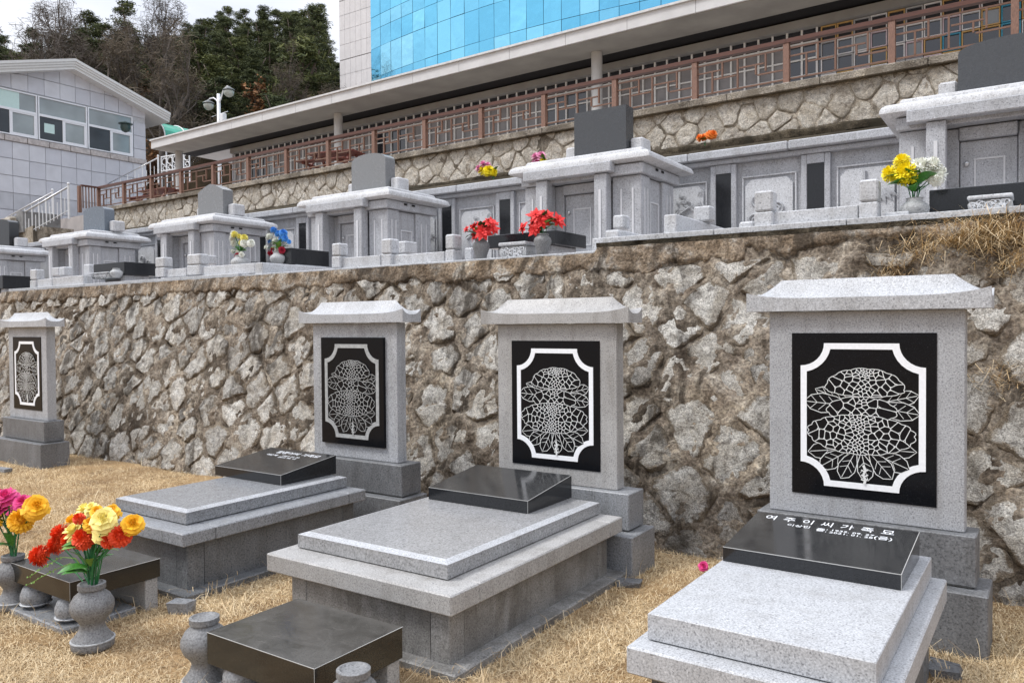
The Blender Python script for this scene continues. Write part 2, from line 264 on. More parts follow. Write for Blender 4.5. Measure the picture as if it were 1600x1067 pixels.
# ---------------------------------------------------------------- mesh helpers
class MB:
    def __init__(s): s.v = []; s.f = []; s.m = []
    def add(s, vs, fs, mi=0):
        o = len(s.v); s.v += [tuple(p) for p in vs]; s.f += [tuple(i + o for i in f) for f in fs]; s.m += [mi] * len(fs); return s
    def box(s, x0, x1, y0, y1, z0, z1, mi=0, c=0.0):
        if x1 < x0: x0, x1 = x1, x0
        if y1 < y0: y0, y1 = y1, y0
        c = min(c, (x1 - x0) * .3, (y1 - y0) * .3, (z1 - z0) * .3)
        if c <= 0:
            v = [(x, y, z) for x in (x0, x1) for y in (y0, y1) for z in (z0, z1)]
            return s.add(v, [(0, 1, 3, 2), (4, 6, 7, 5), (0, 4, 5, 1), (2, 3, 7, 6), (0, 2, 6, 4), (1, 5, 7, 3)], mi)
        v = []; idx = {}
        for i, x in enumerate((x0, x1)):
            for j, y in enumerate((y0, y1)):
                for k, z in enumerate((z0, z1)):
                    sx = c if i == 0 else -c; sy = c if j == 0 else -c; sz = c if k == 0 else -c
                    idx[i, j, k, 0] = len(v); v.append((x, y + sy, z + sz))
                    idx[i, j, k, 1] = len(v); v.append((x + sx, y, z + sz))
                    idx[i, j, k, 2] = len(v); v.append((x + sx, y + sy, z))
        f = []
        for i in (0, 1): f.append([idx[i, a, b, 0] for a, b in ((0, 0), (0, 1), (1, 1), (1, 0))][::1 if i == 0 else -1])
        for j in (0, 1): f.append([idx[a, j, b, 1] for a, b in ((0, 0), (1, 0), (1, 1), (0, 1))][::1 if j == 0 else -1])
        for k in (0, 1): f.append([idx[a, b, k, 2] for a, b in ((0, 0), (0, 1), (1, 1), (1, 0))][::1 if k == 0 else -1])
        for i in (0, 1):
            for j in (0, 1): f.append([idx[i, j, 0, 0], idx[i, j, 1, 0], idx[i, j, 1, 1], idx[i, j, 0, 1]])
            for k in (0, 1): f.append([idx[i, 0, k, 0], idx[i, 1, k, 0], idx[i, 1, k, 2], idx[i, 0, k, 2]])
        for j in (0, 1):
            for k in (0, 1): f.append([idx[0, j, k, 1], idx[1, j, k, 1], idx[1, j, k, 2], idx[0, j, k, 2]])
        for i in (0, 1):
            for j in (0, 1):
                for k in (0, 1): f.append([idx[i, j, k, 0], idx[i, j, k, 1], idx[i, j, k, 2]])
        return s.add(v, f, mi)
    def prism(s, poly, y0, y1, mi=0, axis='y'):      # poly in (x,z) extruded along y; axis 'x': poly in (y,z) extruded along x
        n = len(poly)
        if axis == 'y': v = [(a, y0, b) for a, b in poly] + [(a, y1, b) for a, b in poly]
        elif axis == 'x': v = [(y0, a, b) for a, b in poly] + [(y1, a, b) for a, b in poly]
        else: v = [(a, b, y0) for a, b in poly] + [(a, b, y1) for a, b in poly]
        return s.add(v, [tuple(range(n)), tuple(range(2 * n - 1, n - 1, -1))] + [(i, (i + 1) % n, n + (i + 1) % n, n + i) for i in range(n)], mi)
    def tube(s, pts, rad, n=6, mi=0, cap=True):
        pts = [Vector(p) for p in pts]; rads = rad if isinstance(rad, (list, tuple)) else [rad] * len(pts)
        o = len(s.v); t = (pts[1] - pts[0]).normalized(); a = t.orthogonal().normalized()
        for i, p in enumerate(pts):
            if i: 
                t2 = (pts[min(i + 1, len(pts) - 1)] - pts[i - 1]).normalized(); a = (a - t2 * a.dot(t2)); a = a.normalized() if a.length > 1e-6 else t2.orthogonal().normalized(); t = t2
            b = t.cross(a)
            for k in range(n):
                q = p + (a * math.cos(k * 2 * math.pi / n) + b * math.sin(k * 2 * math.pi / n)) * rads[i]; s.v.append(tuple(q))
        for i in range(len(pts) - 1):
            for k in range(n): s.f.append((o + i * n + k, o + i * n + (k + 1) % n, o + (i + 1) * n + (k + 1) % n, o + (i + 1) * n + k)); s.m.append(mi)
        if cap: s.f.append(tuple(o + k for k in range(n))[::-1]); s.m.append(mi); s.f.append(tuple(o + (len(pts) - 1) * n + k for k in range(n))); s.m.append(mi)
        return s
    def lathe(s, prof, n=28, mi=0, sq=0):
        o = len(s.v)
        for r, z in prof:
            for k in range(n):
                a = k * 2 * math.pi / n; s.v.append((r * math.cos(a), r * math.sin(a), z))
        for i in range(len(prof) - 1):
            for k in range(n): s.f.append((o + i * n + k, o + i * n + (k + 1) % n, o + (i + 1) * n + (k + 1) % n, o + (i + 1) * n + k)); s.m.append(mi)
        s.f.append(tuple(o + k for k in range(n))[::-1]); s.m.append(mi); s.f.append(tuple(o + (len(prof) - 1) * n + k for k in range(n))); s.m.append(mi)
        return s
    def mesh(s, name, mats, smooth=False, fix=True):
        me = bpy.data.meshes.new(name); me.from_pydata(s.v, [], s.f)
        for m in (mats if isinstance(mats, (list, tuple)) else [mats]): me.materials.append(m)
        me.polygons.foreach_set('material_index', s.m)
        if fix:
            bm = bmesh.new(); bm.from_mesh(me); bmesh.ops.recalc_face_normals(bm, faces=bm.faces); bm.to_mesh(me); bm.free()
        if smooth:
            me.polygons.foreach_set('use_smooth', [True] * len(me.polygons))
            if smooth != True: me.set_sharp_from_angle(angle=R(smooth))
        return me
    def build(s, name, mats, parent=None, smooth=False, world=False, fix=True):
        me = s.mesh(name, mats, smooth, fix); return put(name, me, parent, world)
def put(name, me, parent=None, world=False, loc=None):
    o = bpy.data.objects.new(name, me); COL.objects.link(o)
    if parent is not None:
        o.parent = parent
        if world: o.matrix_local = parent.matrix_basis.inverted()
    if loc is not None: o.location = loc
    return o
def tag(o, label, cat, group=None, kind=None):
    if label: o['label'] = label
    if cat: o['category'] = cat
    if group: o['group'] = group
    if kind: o['kind'] = kind
    return o
def empty(name, loc, label, cat, rz=0, group=None):
    o = bpy.data.objects.new(name, None); COL.objects.link(o); o.empty_display_size = .2
    o.matrix_basis = Matrix.Translation(loc) @ Matrix.Rotation(rz, 4, 'Z')
    return tag(o, label, cat, group)
def struct(o): o['kind'] = 'structure'; return o
def dup(o, loc, label, rz=0, name=None):
    def cp(a, par):
        c = a.copy(); COL.objects.link(c); c.parent = par
        for ch in kids.get(a, []): cp(ch, c)
        return c
    kids = {}
    for x in bpy.data.objects:
        if x.parent: kids.setdefault(x.parent, []).append(x)
    r = cp(o, None); r.matrix_basis = Matrix.Translation(loc) @ Matrix.Rotation(rz, 4, 'Z'); r['label'] = label; return r
def np_mesh(name, V, F, m, tint=None, smooth=False):      # V (n,3), F (k,3 or 4)
    me = bpy.data.meshes.new(name); n = len(V); k, q = F.shape
    me.vertices.add(n); me.vertices.foreach_set('co', V.astype(np.float32).ravel())
    me.loops.add(k * q); me.loops.foreach_set('vertex_index', F.astype(np.int32).ravel())
    me.polygons.add(k); me.polygons.foreach_set('loop_start', np.arange(0, k * q, q, dtype=np.int32)); me.polygons.foreach_set('loop_total', np.full(k, q, dtype=np.int32))
    if tint is not None:
        a = me.attributes.new('tint', 'FLOAT', 'POINT'); a.data.foreach_set('value', tint.astype(np.float32))
    me.materials.append(m); me.update(calc_edges=True)
    if smooth: me.polygons.foreach_set('use_smooth', np.ones(k, dtype=bool))
    return me
UY = R(-1.5)                                              # the street of buildings above is turned by 1.5 degrees
UM = Matrix.Rotation(UY, 4, 'Z')

# ================================================================ SETTING
# lawn: fine near, coarse far
def fbm(x, y, z=0.0): return noise.fractal(Vector((x, y, z)), 1.0, 2.1, 4)
def lawn():
    xs = list(np.arange(-14, 3.01, .16)); ys = list(np.arange(.2, 5.21, .14))
    V = []; nx = len(xs); ny = len(ys)
    for y in ys:
        for x in xs: V.append((x, y, .02 * noise.noise(Vector((x * 1.1, y * 1.1, 0))) + .012 * noise.noise(Vector((x * 4, y * 4, 3))) - .012))
    F = [(j * nx + i, j * nx + i + 1, (j + 1) * nx + i + 1, (j + 1) * nx + i) for j in range(ny - 1) for i in range(nx - 1)]
    struct(put('lawn', np_mesh('lawn', np.array(V), np.array(F), LAWN, smooth=True)))
    b = MB(); b.box(-400, 400, -400, 36, -.9, -.06); struct(b.build('ground', LAWN))
lawn()
b = MB(); b.box(-60, 30, 5.75, 13.3, 1.4, 2.08); struct(b.build('grave_terrace', PLAZA))
b = MB(); b.box(-75, 30, 14.12, 60, 4.0, 5.6); o = b.build('plaza', PLAZA); o.matrix_basis = UM; struct(o)
b = MB(); b.prism([(9.58, 2.05), (9.58, 3.45), (13.9, 4.70), (13.9, 2.05)], -34, 30, axis='x'); struct(b.build('earth_bank', LEDGEM))

# ---- lower retaining wall
BAT = .36
def wallpt(x, s, out=0.0):
    c = 1 / math.sqrt(1 + BAT * BAT); z = s * c
    return Vector((x, 4.95 + BAT * z - out * c, z + out * BAT * c))
def clip(poly, px, py, nx_, ny_):
    out = []
    for i in range(len(poly)):
        a = poly[i]; c = poly[(i + 1) % len(poly)]
        da = (a[0] - px) * nx_ + (a[1] - py) * ny_; dc = (c[0] - px) * nx_ + (c[1] - py) * ny_
        if da <= 0: out.append(a)
        if (da < 0) != (dc < 0) and da != dc:
            t = da / (da - dc); out.append((a[0] + (c[0] - a[0]) * t, a[1] + (c[1] - a[1]) * t))
    return out
def cells(x0, x1, s0, s1, cw, ch, jit, seed):
    rn = random.Random(seed); P = []
    j = 0; s = s0 - ch
    while s < s1 + ch:
        x = x0 - cw + (cw / 2 if j % 2 else 0)
        while x < x1 + cw: P.append((x + rn.uniform(-jit, jit), s + rn.uniform(-jit, jit))); x += cw
        s += ch; j += 1
    res = []
    for p in P:
        poly = [(x0, s0), (x1, s0), (x1, s1), (x0, s1)]
        for q in P:
            if q is p or abs(q[0] - p[0]) > 2.2 * cw or abs(q[1] - p[1]) > 4 * ch: continue
            poly = clip(poly, (p[0] + q[0]) / 2, (p[1] + q[1]) / 2, q[0] - p[0], q[1] - p[1])
            if len(poly) < 3: break
        if len(poly) >= 3:
            A = .5 * sum(poly[i][0] * poly[(i + 1) % len(poly)][1] - poly[(i + 1) % len(poly)][0] * poly[i][1] for i in range(len(poly)))
            if abs(A) > cw * ch * .12:
                cx = sum(a[0] for a in poly) / len(poly); cz = sum(a[1] for a in poly) / len(poly); res.append((cx, cz, poly))
    return res
def stone_mesh(name, cx, cs, poly, gap, proud, rough, ptf, m, n=22, seed=0, sm=2, facet=35):
    rad = []
    for k in range(n):
        a = k * 2 * math.pi / n; dx, dy = math.cos(a), math.sin(a); best = 9
        for i in range(len(poly)):
            x1, y1 = poly[i][0] - cx, poly[i][1] - cs; x2, y2 = poly[(i + 1) % len(poly)][0] - cx, poly[(i + 1) % len(poly)][1] - cs
            ex, ey = x2 - x1, y2 - y1; den = dx * ey - dy * ex
            if abs(den) < 1e-9: continue
            t = (x1 * ey - y1 * ex) / den; u = (x1 * dy - y1 * dx) / den
            if t > 0 and -1e-6 <= u <= 1 + 1e-6: best = min(best, t)
        rad.append(max(.03, best - gap) if best < 9 else .1)
    for _ in range(sm): rad = [(rad[k - 1] + 2 * rad[k] + rad[(k + 1) % n]) / 4 for k in range(n)]
    rn = random.Random(seed); V = []; F = []
    tx, ty = rn.uniform(-.35, .35), rn.uniform(-.35, .35)
    rings = ((1.05, -.3), (1.0, .45), (.90, .88), (.62, 1.0), (.32, 1.03))
    org = ptf(cx, cs, 0)
    for fr, h in rings:
        for k in range(n):
            a = k * 2 * math.pi / n; r_ = rad[k] * fr * (1 + .10 * noise.noise(Vector((cx * 9 + math.cos(a) * 2, cs * 9 + math.sin(a) * 2, fr * .6))))
            x, s = cx + r_ * math.cos(a), cs + r_ * math.sin(a)
            hh = proud * h * (1 + tx * (x - cx) * 3 + ty * (s - cs) * 3) + (rough * (noise.noise(Vector((x * 11, s * 11, seed))) + .8 * abs(noise.noise(Vector((x * 26, s * 26, seed + 5))))) if fr < 1.05 else 0)
            V.append(ptf(x, s, hh) - org)
    V.append(ptf(cx, cs, proud * 1.05 + rough * noise.noise(Vector((cx * 11, cs * 11, seed)))) - org); c = len(V) - 1
    for r_ in range(len(rings) - 1):
        for k in range(n): F.append((r_ * n + k, r_ * n + (k + 1) % n, (r_ + 1) * n + (k + 1) % n, (r_ + 1) * n + k))
    o = (len(rings) - 1) * n
    for k in range(n): F.append((o + k, o + (k + 1) % n, c))
    me = bpy.data.meshes.new(name); me.from_pydata(V, [], F); me.materials.append(m)
    at = me.attributes.new('rim', 'FLOAT', 'POINT'); at.data.foreach_set('value', [x for x in (1.0, .9, .62, .30, .1) for _ in range(n)] + [0.0])
    me.polygons.foreach_set('use_smooth', [True] * len(F)); me.set_sharp_from_angle(angle=R(facet)); return me, org
wall = empty('retaining_wall', (-5, 4.95, 0), 'lower retaining wall of rough diamond-set granite blocks behind the four stelae', 'stone wall')
rn = random.Random(5)
for i, (cx, cs, poly) in enumerate(cells(-13.0, 1.4, -.06, 2.10, .47, .235, .11, 3)):
    me, org = stone_mesh('stone', cx, cs, poly, rn.uniform(.0, .045), rn.uniform(.016, .04), .028, wallpt, ROCK, n=24, seed=i, sm=0, facet=28)
    o = put('stone', me, wall); o.location = org - Vector(wall.matrix_basis.translation)
def sheet(name, x0, x1, s0, s1, step, f, m, parent):
    nx = int((x1 - x0) / step) + 1; ns = max(2, int((s1 - s0) / step) + 1); V = []
    for j in range(ns):
        s = s0 + (s1 - s0) * j / (ns - 1)
        for i in range(nx): V.append(f(x0 + (x1 - x0) * i / (nx - 1), s))
    F = [(j * nx + i, j * nx + i + 1, (j + 1) * nx + i + 1, (j + 1) * nx + i) for j in range(ns - 1) for i in range(nx - 1)]
    V = np.array(V)
    if parent is not None: V = V - np.array(parent.matrix_basis.translation)
    return put(name, np_mesh(name, V, np.array(F), m, smooth=True), parent)
def mort(x, s):
    p = Vector((x * 3.2, s * 3.2, 0)); h = .034 * noise.noise(p) + .034 * noise.noise(p * 2.3) + .020 * noise.noise(p * 6.5) + .008 * noise.noise(p * 15)
    return tuple(wallpt(x, s, h + .018 + .02 * noise.noise(Vector((x * .9, s * 1.3, 4)))))
sheet('mortar', -13.2, 1.6, -.1, 2.2, .020, mort, MORTAR, wall)
# stained concrete band along the top with a ragged lower edge, then the earth under the kerb
def capf(x, s):
    p = Vector((x * 2.5, s * 2.5, 7)); e = .02 * noise.noise(Vector((x * 5, 0, 0)))
    edge = 1.0 if s > (2.03 if x < -1.75 else 2.12) + e * 2.4 + .07 * noise.noise(Vector((x * 1.7, 3, 0))) + .03 * noise.noise(Vector((x * 14, 3, 0))) else -1.6
    hi = .14 if x > -2.97 else .05
    return tuple(wallpt(x, s + (hi - .05) * (s - 1.8) * 1.2, .030 * edge + .022 + .014 * noise.noise(p * 2) + .008 * noise.noise(p * 6)))
sheet('concrete_band', -13.2, 1.6, 1.88, 2.20, .02, capf, CAPC, wall)
def rubb(x, s): return (x, 5.70 + .02 * noise.noise(Vector((x * 9, s * 9, 0))) + .012 * noise.noise(Vector((x * 30, s * 30, 0))), s)
sheet('rubble_bed', -2.99, 1.6, 2.04, 2.17, .018, rubb, LEDGEM, wall)
# kerb slabs along the edge of the terrace (light granite strip), stepped at one plot
def kerb_run(x0, x1, z0, z1, y0, n):
    for i in range(n):
        a = x0 + (x1 - x0) * i / n; c = x0 + (x1 - x0) * (i + 1) / n
        MB().box(a + .003, c - .003, y0, y0 + .5, z0, z1, c=.004).build('kerb_slab', G_KERB, wall, world=True)
kerb_run(-13.2, -7.62, 2.085, 2.135, 5.74, 5); kerb_run(-7.60, -2.99, 2.075, 2.115, 5.76, 5); kerb_run(-2.96, 1.7, 2.165, 2.215, 5.74, 5)

# ---- upper rubble wall, coping, ledge (in the turned frame)
def upt(x, s, out=0.0): return Vector((x, 14 - out, s))
uw = empty('upper_stone_wall', UM @ Vector((-12, 14, 4.8)), 'cream rubble wall with concrete coping under the brown balustrade', 'stone wall', rz=UY)
uoff = Vector((-12, 14, 4.8))
for i, (cx, cs, poly) in enumerate(cells(-27.4, .9, 4.84, 5.54, .58, .28, .135, 9)):
    me, org = stone_mesh('stone', cx, cs, poly, rn.uniform(-.006, .016), rn.uniform(.014, .045), .018, upt, ROCKU, n=20, seed=i + 900, sm=0)
    o = put('stone', me, uw); o.location = org - uoff
def umort(x, s): return (x + 12, .0 - .025 * noise.noise(Vector((x * 4, s * 4, 0))) - .012, s - 4.8)
sheet('mortar', -27.5, 1.2, 4.6, 5.6, .08, umort, MORTARU, None).parent = uw
def loc_box(x0, x1, y0, y1, z0, z1, off, c=0): return MB().box(x0 - off.x, x1 - off.x, y0 - off.y, y1 - off.y, z0 - off.z, z1 - off.z, c=c)
xx = -27.5
while xx < 1.2:
    ln = rn.uniform(1.6, 2.2); loc_box(xx + .004, min(1.2, xx + ln) - .004, 13.86, 14.35, 5.53, 5.66, uoff, .012).build('coping_stone', COPING, uw); xx += ln
def ledge(x, s):
    # s runs over the profile: front face then top
    if s < .14: y, z = 13.60, 4.64 + s
    else: y, z = 13.60 + (s - .14) * 1.6, 4.78
    h = noise.noise(Vector((x * 3, s * 9, 0))) * .035 + noise.noise(Vector((x * 11, s * 14, 0))) * .02
    return (x + 12, y - 14 - h, z - 4.8 + h * .6)
sheet('earth_ledge', -27.4, 1.2, 0, .44, .05, ledge, LEDGEM, None).parent = uw

# ---- balustrade
bal = empty('balustrade', UM @ Vector((-12, 14.05, 5.66)), 'brown painted timber lattice balustrade standing on the cream stone wall', 'railing', rz=UY)
boff = Vector((-12, 14.05, 5.66))
UNIT = {}
def bar(x0, x1, y0, y1, z0, z1, m, name, parent, off):
    k = m.name
    if k not in UNIT: UNIT[k] = MB().box(-.5, .5, -.5, .5, -.5, .5).mesh('bar_' + k, m)
    o = bpy.data.objects.new(name, UNIT[k]); COL.objects.link(o); o.parent = parent
    o.location = ((x0 + x1) / 2 - off.x, (y0 + y1) / 2 - off.y, (z0 + z1) / 2 - off.z); o.scale = (abs(x1 - x0), abs(y1 - y0), abs(z1 - z0)); return o
PX = [-.69 - 1.68 * k for k in range(17)] + [.99]
PX.sort()
for x in PX:
    bar(x - .05, x + .05, 14.0, 14.1, 5.68, 6.385, RAIL_POST, 'post', bal, boff); bar(x - .06, x + .06, 13.985, 14.115, 5.66, 5.70, plain('post_shoe', (.5, .48, .45)) if 'post_shoe' not in bpy.data.materials else bpy.data.materials['post_shoe'], 'post_shoe', bal, boff)
for a, c in zip(PX[:-1], PX[1:]):
    a0, wd = a + .05, c - a - .10
    bar(a + .0015, c - .0015, 13.99, 14.11, 6.385, 6.455, RAIL_T, 'handrail', bal, boff)
    Z = lambda v: 5.66 + v * .78
    def H(u0, u1, v): bar(a0 + u0 * wd, a0 + u1 * wd, 14.035, 14.065, Z(v) - .013, Z(v) + .013, RAIL_W, 'lattice_bar', bal, boff)
    def V_(u, v0, v1): bar(a0 + u * wd - .014, a0 + u * wd + .014, 14.03, 14.07, Z(v0) + .0135, Z(v1) - .0135, RAIL_W, 'lattice_bar', bal, boff)
    H(0, 1, .82); H(0, 1, .14); V_(.30, .45, .82); H(0, .28, .64); V_(.18, .14, .64); H(.2, .46, .45); V_(.48, .14, .82); H(.5, .78, .60); V_(.80, .40, .82); V_(.69, .36, .60); H(.71, 1, .36)
# short return of the balustrade at the stair head, running towards the camera
for k, y in enumerate((13.35,)):
    bar(PX[0] - .05, PX[0] + .05, y, y + .1, 5.5, 6.40, RAIL_POST, 'post', bal, boff)
bar(PX[0] - .05, PX[0] + .05, 13.45, 13.985, 6.40, 6.455, RAIL_T, 'handrail', bal, boff)
for k in range(5): bar(PX[0] - .015, PX[0] + .015, 13.5 + .1 * k, 13.53 + .1 * k, 5.66, 6.398, RAIL_W, 'baluster', bal, boff)

# ---- hall with long canopy
hall = empty('covered_hall', UM @ Vector((-12, 17, 5.6)), 'long low hall with concrete canopy, round columns and lattice windows', 'building', rz=UY)
ho = Vector((-12, 17, 5.6))
def hb(name, x0, x1, y0, y1, z0, z1, m, c=0): return loc_box(x0, x1, y0, y1, z0, z1, ho, c).build(name, m, hall)
x = -27.57; i = 0
while x < 6:
    x2 = x + 1.62; hb('fascia_panel', x + .005, x2 - .005, 16.0, 16.06, 8.13, 8.40, CANOPY); x = x2
hb('roof_edge', -27.6, 6, 15.95, 16.3, 8.402, 8.45, plain('roof_metal_edge', (.62, .62, .62), .4))
hb('canopy_slab', -27.56, 6, 16.062, 20.0, 8.15, 8.40, CANOPY)
hb('end_fascia', -27.6, -27.565, 16.02, 17.1, 8.13, 8.40, CANOPY)
hb('soffit', -27.5, 6, 16.065, 17.12, 8.115, 8.148, SOFFIT)
hb('ceiling_recess', -27.5, 6, 17.125, 17.75, 8.125, 8.148, DARKV)  # black board: shade of the open void painted as colour
hb('beam', -25.1, 6, 17.60, 17.85, 7.90, 8.075, plain('lintel_concrete', (.30, .30, .29), .7, var=.12, scale=2))
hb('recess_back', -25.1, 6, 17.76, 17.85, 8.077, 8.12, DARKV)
for x in (-27.15, -18.5, -9.38, -.25):
    MB().lathe([(.135, 0), (.135, 2.50)], 24).build('column', COLUMN, hall, smooth=40).location = Vector((x, 16.85, 5.61)) - ho
# lattice windows: panes one by one in view, bars between
rows = [(7.62, 7.895), (7.27, 7.60), (6.92, 7.25), (6.55, 6.90), (6.18, 6.53), (5.66, 6.16)]
xx = -25.05; n = 0
pm = {}
def pane(x0, x1, z0, z1, m):
    k = m.name
    if k not in pm: pm[k] = MB().box(-.5, .5, -.5, .5, -.5, .5).mesh('pane_' + k, m)
    o = bpy.data.objects.new('pane', pm[k]); COL.objects.link(o); o.parent = hall
    o.location = Vector(((x0 + x1) / 2, 17.80, (z0 + z1) / 2)) - ho; o.scale = (x1 - x0, .02, z1 - z0); return o
low = {k: MB() for k in ('d', 'g')}
while xx < -4.45:
    x2 = xx + .3165
    hb('mullion', xx - .020, xx + .020, 17.745, 17.785, 5.62, 7.898, LATT)
    n += 1
    for j, (z0, z1) in enumerate(rows):
        light = j > 0 and (n // 4) % 5 != 1
        if j < 4:
            pane(xx + .014, x2 - .014, z0, z1, PANE_D if not light and (j == 0 or n % 7) else (PANE_L if j == 0 or light else PANE_G)) if j < 3 else low['g' if light else 'd'].box(xx + .014 - ho.x, x2 - .014 - ho.x, .79, .81, z0 - ho.z, z1 - ho.z)
        else: low['g' if light else 'd'].box(xx + .014 - ho.x, x2 - .014 - ho.x, .79, .81, z0 - ho.z, z1 - ho.z)
    xx = x2
tag(low['d'].build('lower_panes', PANE_D, hall), None, None, kind='stuff'); tag(low['g'].build('lower_panes', PANE_L, hall), None, None, kind='stuff')
for z in (7.61, 7.26, 6.91, 6.54, 6.17): hb('transom', -25.05, -4.45, 17.75, 17.78, z - .016, z + .016, LATT)
# coloured square windows at the right
CF = [plain('frame_white', (.66, .67, .68), .4), plain('frame_ochre', (.52, .33, .12), .5), plain('frame_blue', (.05, .30, .45), .5), plain('frame_pink', (.58, .48, .52), .5), plain('frame_grey', (.40, .41, .42), .5), plain('frame_white2', (.70, .70, .70), .4)]
rn2 = random.Random(21); xx = -4.40
while xx < 4:
    z1 = 7.89
    for j in range(5):
        z0 = z1 - .345; m = CF[rn2.choice((0, 0, 1, 1, 2, 3, 4, 5))]
        q = MB(); t = .022; X0, X1, Z0, Z1 = xx + .008 - ho.x, xx + .322 - ho.x, z0 + .008 - ho.z, z1 - .008 - ho.z; yb, yf = .74, .80
        q.box(X0, X0 + t, yb, yf, Z0, Z1); q.box(X1 - t, X1, yb, yf, Z0, Z1); q.box(X0 + t, X1 - t, yb, yf, Z0, Z0 + t); q.box(X0 + t, X1 - t, yb, yf, Z1 - t, Z1)
        fr = q.build('window_frame', m, hall)
        MB().box(X0 + t, X1 - t, .785, .80, Z0 + t, Z1 - t).build('pane', PANE_D if rn2.random() < .86 else PANE_G, fr)
        z1 = z0
    xx += .33
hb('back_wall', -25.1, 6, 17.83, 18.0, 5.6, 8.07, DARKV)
hb('gable_wall', -25.12, -25.06, 17.7, 22, 5.6, 8.1, CLADB)

# ---- glass tower
tow = empty('glass_tower', (-30, 36, 5.6), 'tall block with curved blue mirror glass front and pale stone corner', 'building')
def arc(x): return 34.73 + 60 - math.sqrt(max(0, 3600 - (x + 21.6) ** 2))
lev = [12.1, 13.9, 15.2, 17.0, 18.8, 19.95, 20.75, 22.5, 23.6, 24.4]
xs = [-34.75]
while xs[-1] < -9: 
    a = xs[-1]; sl = (arc(a + .5) - arc(a)) / .5; xs.append(a + 1.05 / math.sqrt(1 + sl * sl))
rn3 = random.Random(4)
for i in range(len(xs) - 1):
    for j in range(len(lev) - 1):
        a, c = xs[i] + .012, xs[i + 1] - .012; ya, yc = arc(a), arc(c); z0, z1 = lev[j] + .012, lev[j + 1] - .012
        tl, tw = rn3.uniform(-.012, .012), rn3.uniform(-.010, .010)
        q = MB(); q.add([(a, ya + tl, z0), (c, yc + tl + tw, z0), (c, yc - tl + tw, z1), (a, ya - tl, z1), (a, ya + .06, z0), (c, yc + .06, z0), (c, yc + .06, z1), (a, ya + .06, z1)], [(0, 1, 2, 3), (4, 5, 6, 7), (0, 1, 5, 4), (1, 2, 6, 5), (2, 3, 7, 6), (3, 0, 4, 7)])
        o = q.build('glass_pane', (PANE_G if (i, j) == (8, 5) else GLASSB), tow, world=True)
q = MB()
for i in range(len(xs) - 1):
    a, c = xs[i], xs[i + 1]; q.add([(a, arc(a) + .05, 5.6), (c, arc(c) + .05, 5.6), (c, arc(c) + .05, 24.5), (a, arc(a) + .05, 24.5)], [(0, 1, 2, 3)])
q.build('curtain_backing', plain('dark_joint', (.03, .07, .10)), tow, world=True, fix=False)
for i in range(6):
    for j in range(14):
        x0 = -37.65 + i * .482; z0 = 10.2 + j * .95 - (.04 if j % 4 == 0 else 0)
        MB().box(x0 + .008, x0 + .474, 36.32, 36.5, z0 + .01, z0 + .94).build('stone_panel', TOWERP, tow, world=True)
MB().box(-37.66, -34.78, 36.36, 50, 5.6, 24.4).build('core_wall', plain('tower_joint', (.25, .24, .24)), tow, world=True)
MB().box(-34.77, -6, 37.4, 50, 5.6, 24.4).build('core_wall', plain('tower_core', (.2, .2, .2)), tow, world=True)

# ================================================================ UPPER TIER: columbarium wall
pw = empty('relief_wall', (-5, 9.4, 2.08), 'long grey granite wall of carved relief panels and black strips on the upper terrace', 'panel wall')
PO = Vector((-5, 9.4, 2.08))
def pbx(name, x0, x1, y0, y1, z0, z1, m, c=0, parent=None): return MB().box(x0 - PO.x, x1 - PO.x, y0 - PO.y, y1 - PO.y, z0 - PO.z, z1 - PO.z, c=c).build(name, m, parent or pw)
sx_ = [aty(u, 290, 9.4).x for u in (1131, 1275)]
per = (sx_[1] - sx_[0])
strips = [sx_[1] - per * k for k in range(-1, 16)]; strips.sort()
x = -21.6
while x < 1.6: pbx('cap_stone', x + .003, x + 1.197, 9.26, 9.6, 3.50, 3.60, G_TOMB, .012); x += 1.2
pbx('cornice', -21.6, 1.6, 9.34, 9.58, 3.44, 3.497, G_TOMB, .01)
pbx('backing', -21.6, 1.6, 9.44, 9.56, 2.08, 3.438, G_TOMB)
def chamf(x0, x1, z0, z1, c): return [(x0 + c, z0), (x1 - c, z0), (x1, z0 + c), (x1, z1 - c), (x1 - c, z1), (x0 + c, z1), (x0, z1 - c), (x0, z0 + c)]
RELM = granite('relief_light', .60, (.965, .99, 1.03), .2, 80, .6, .2); RELD = granite('relief_shadow', .43, (.955, .985, 1.04), .25, 90, .6, .2)
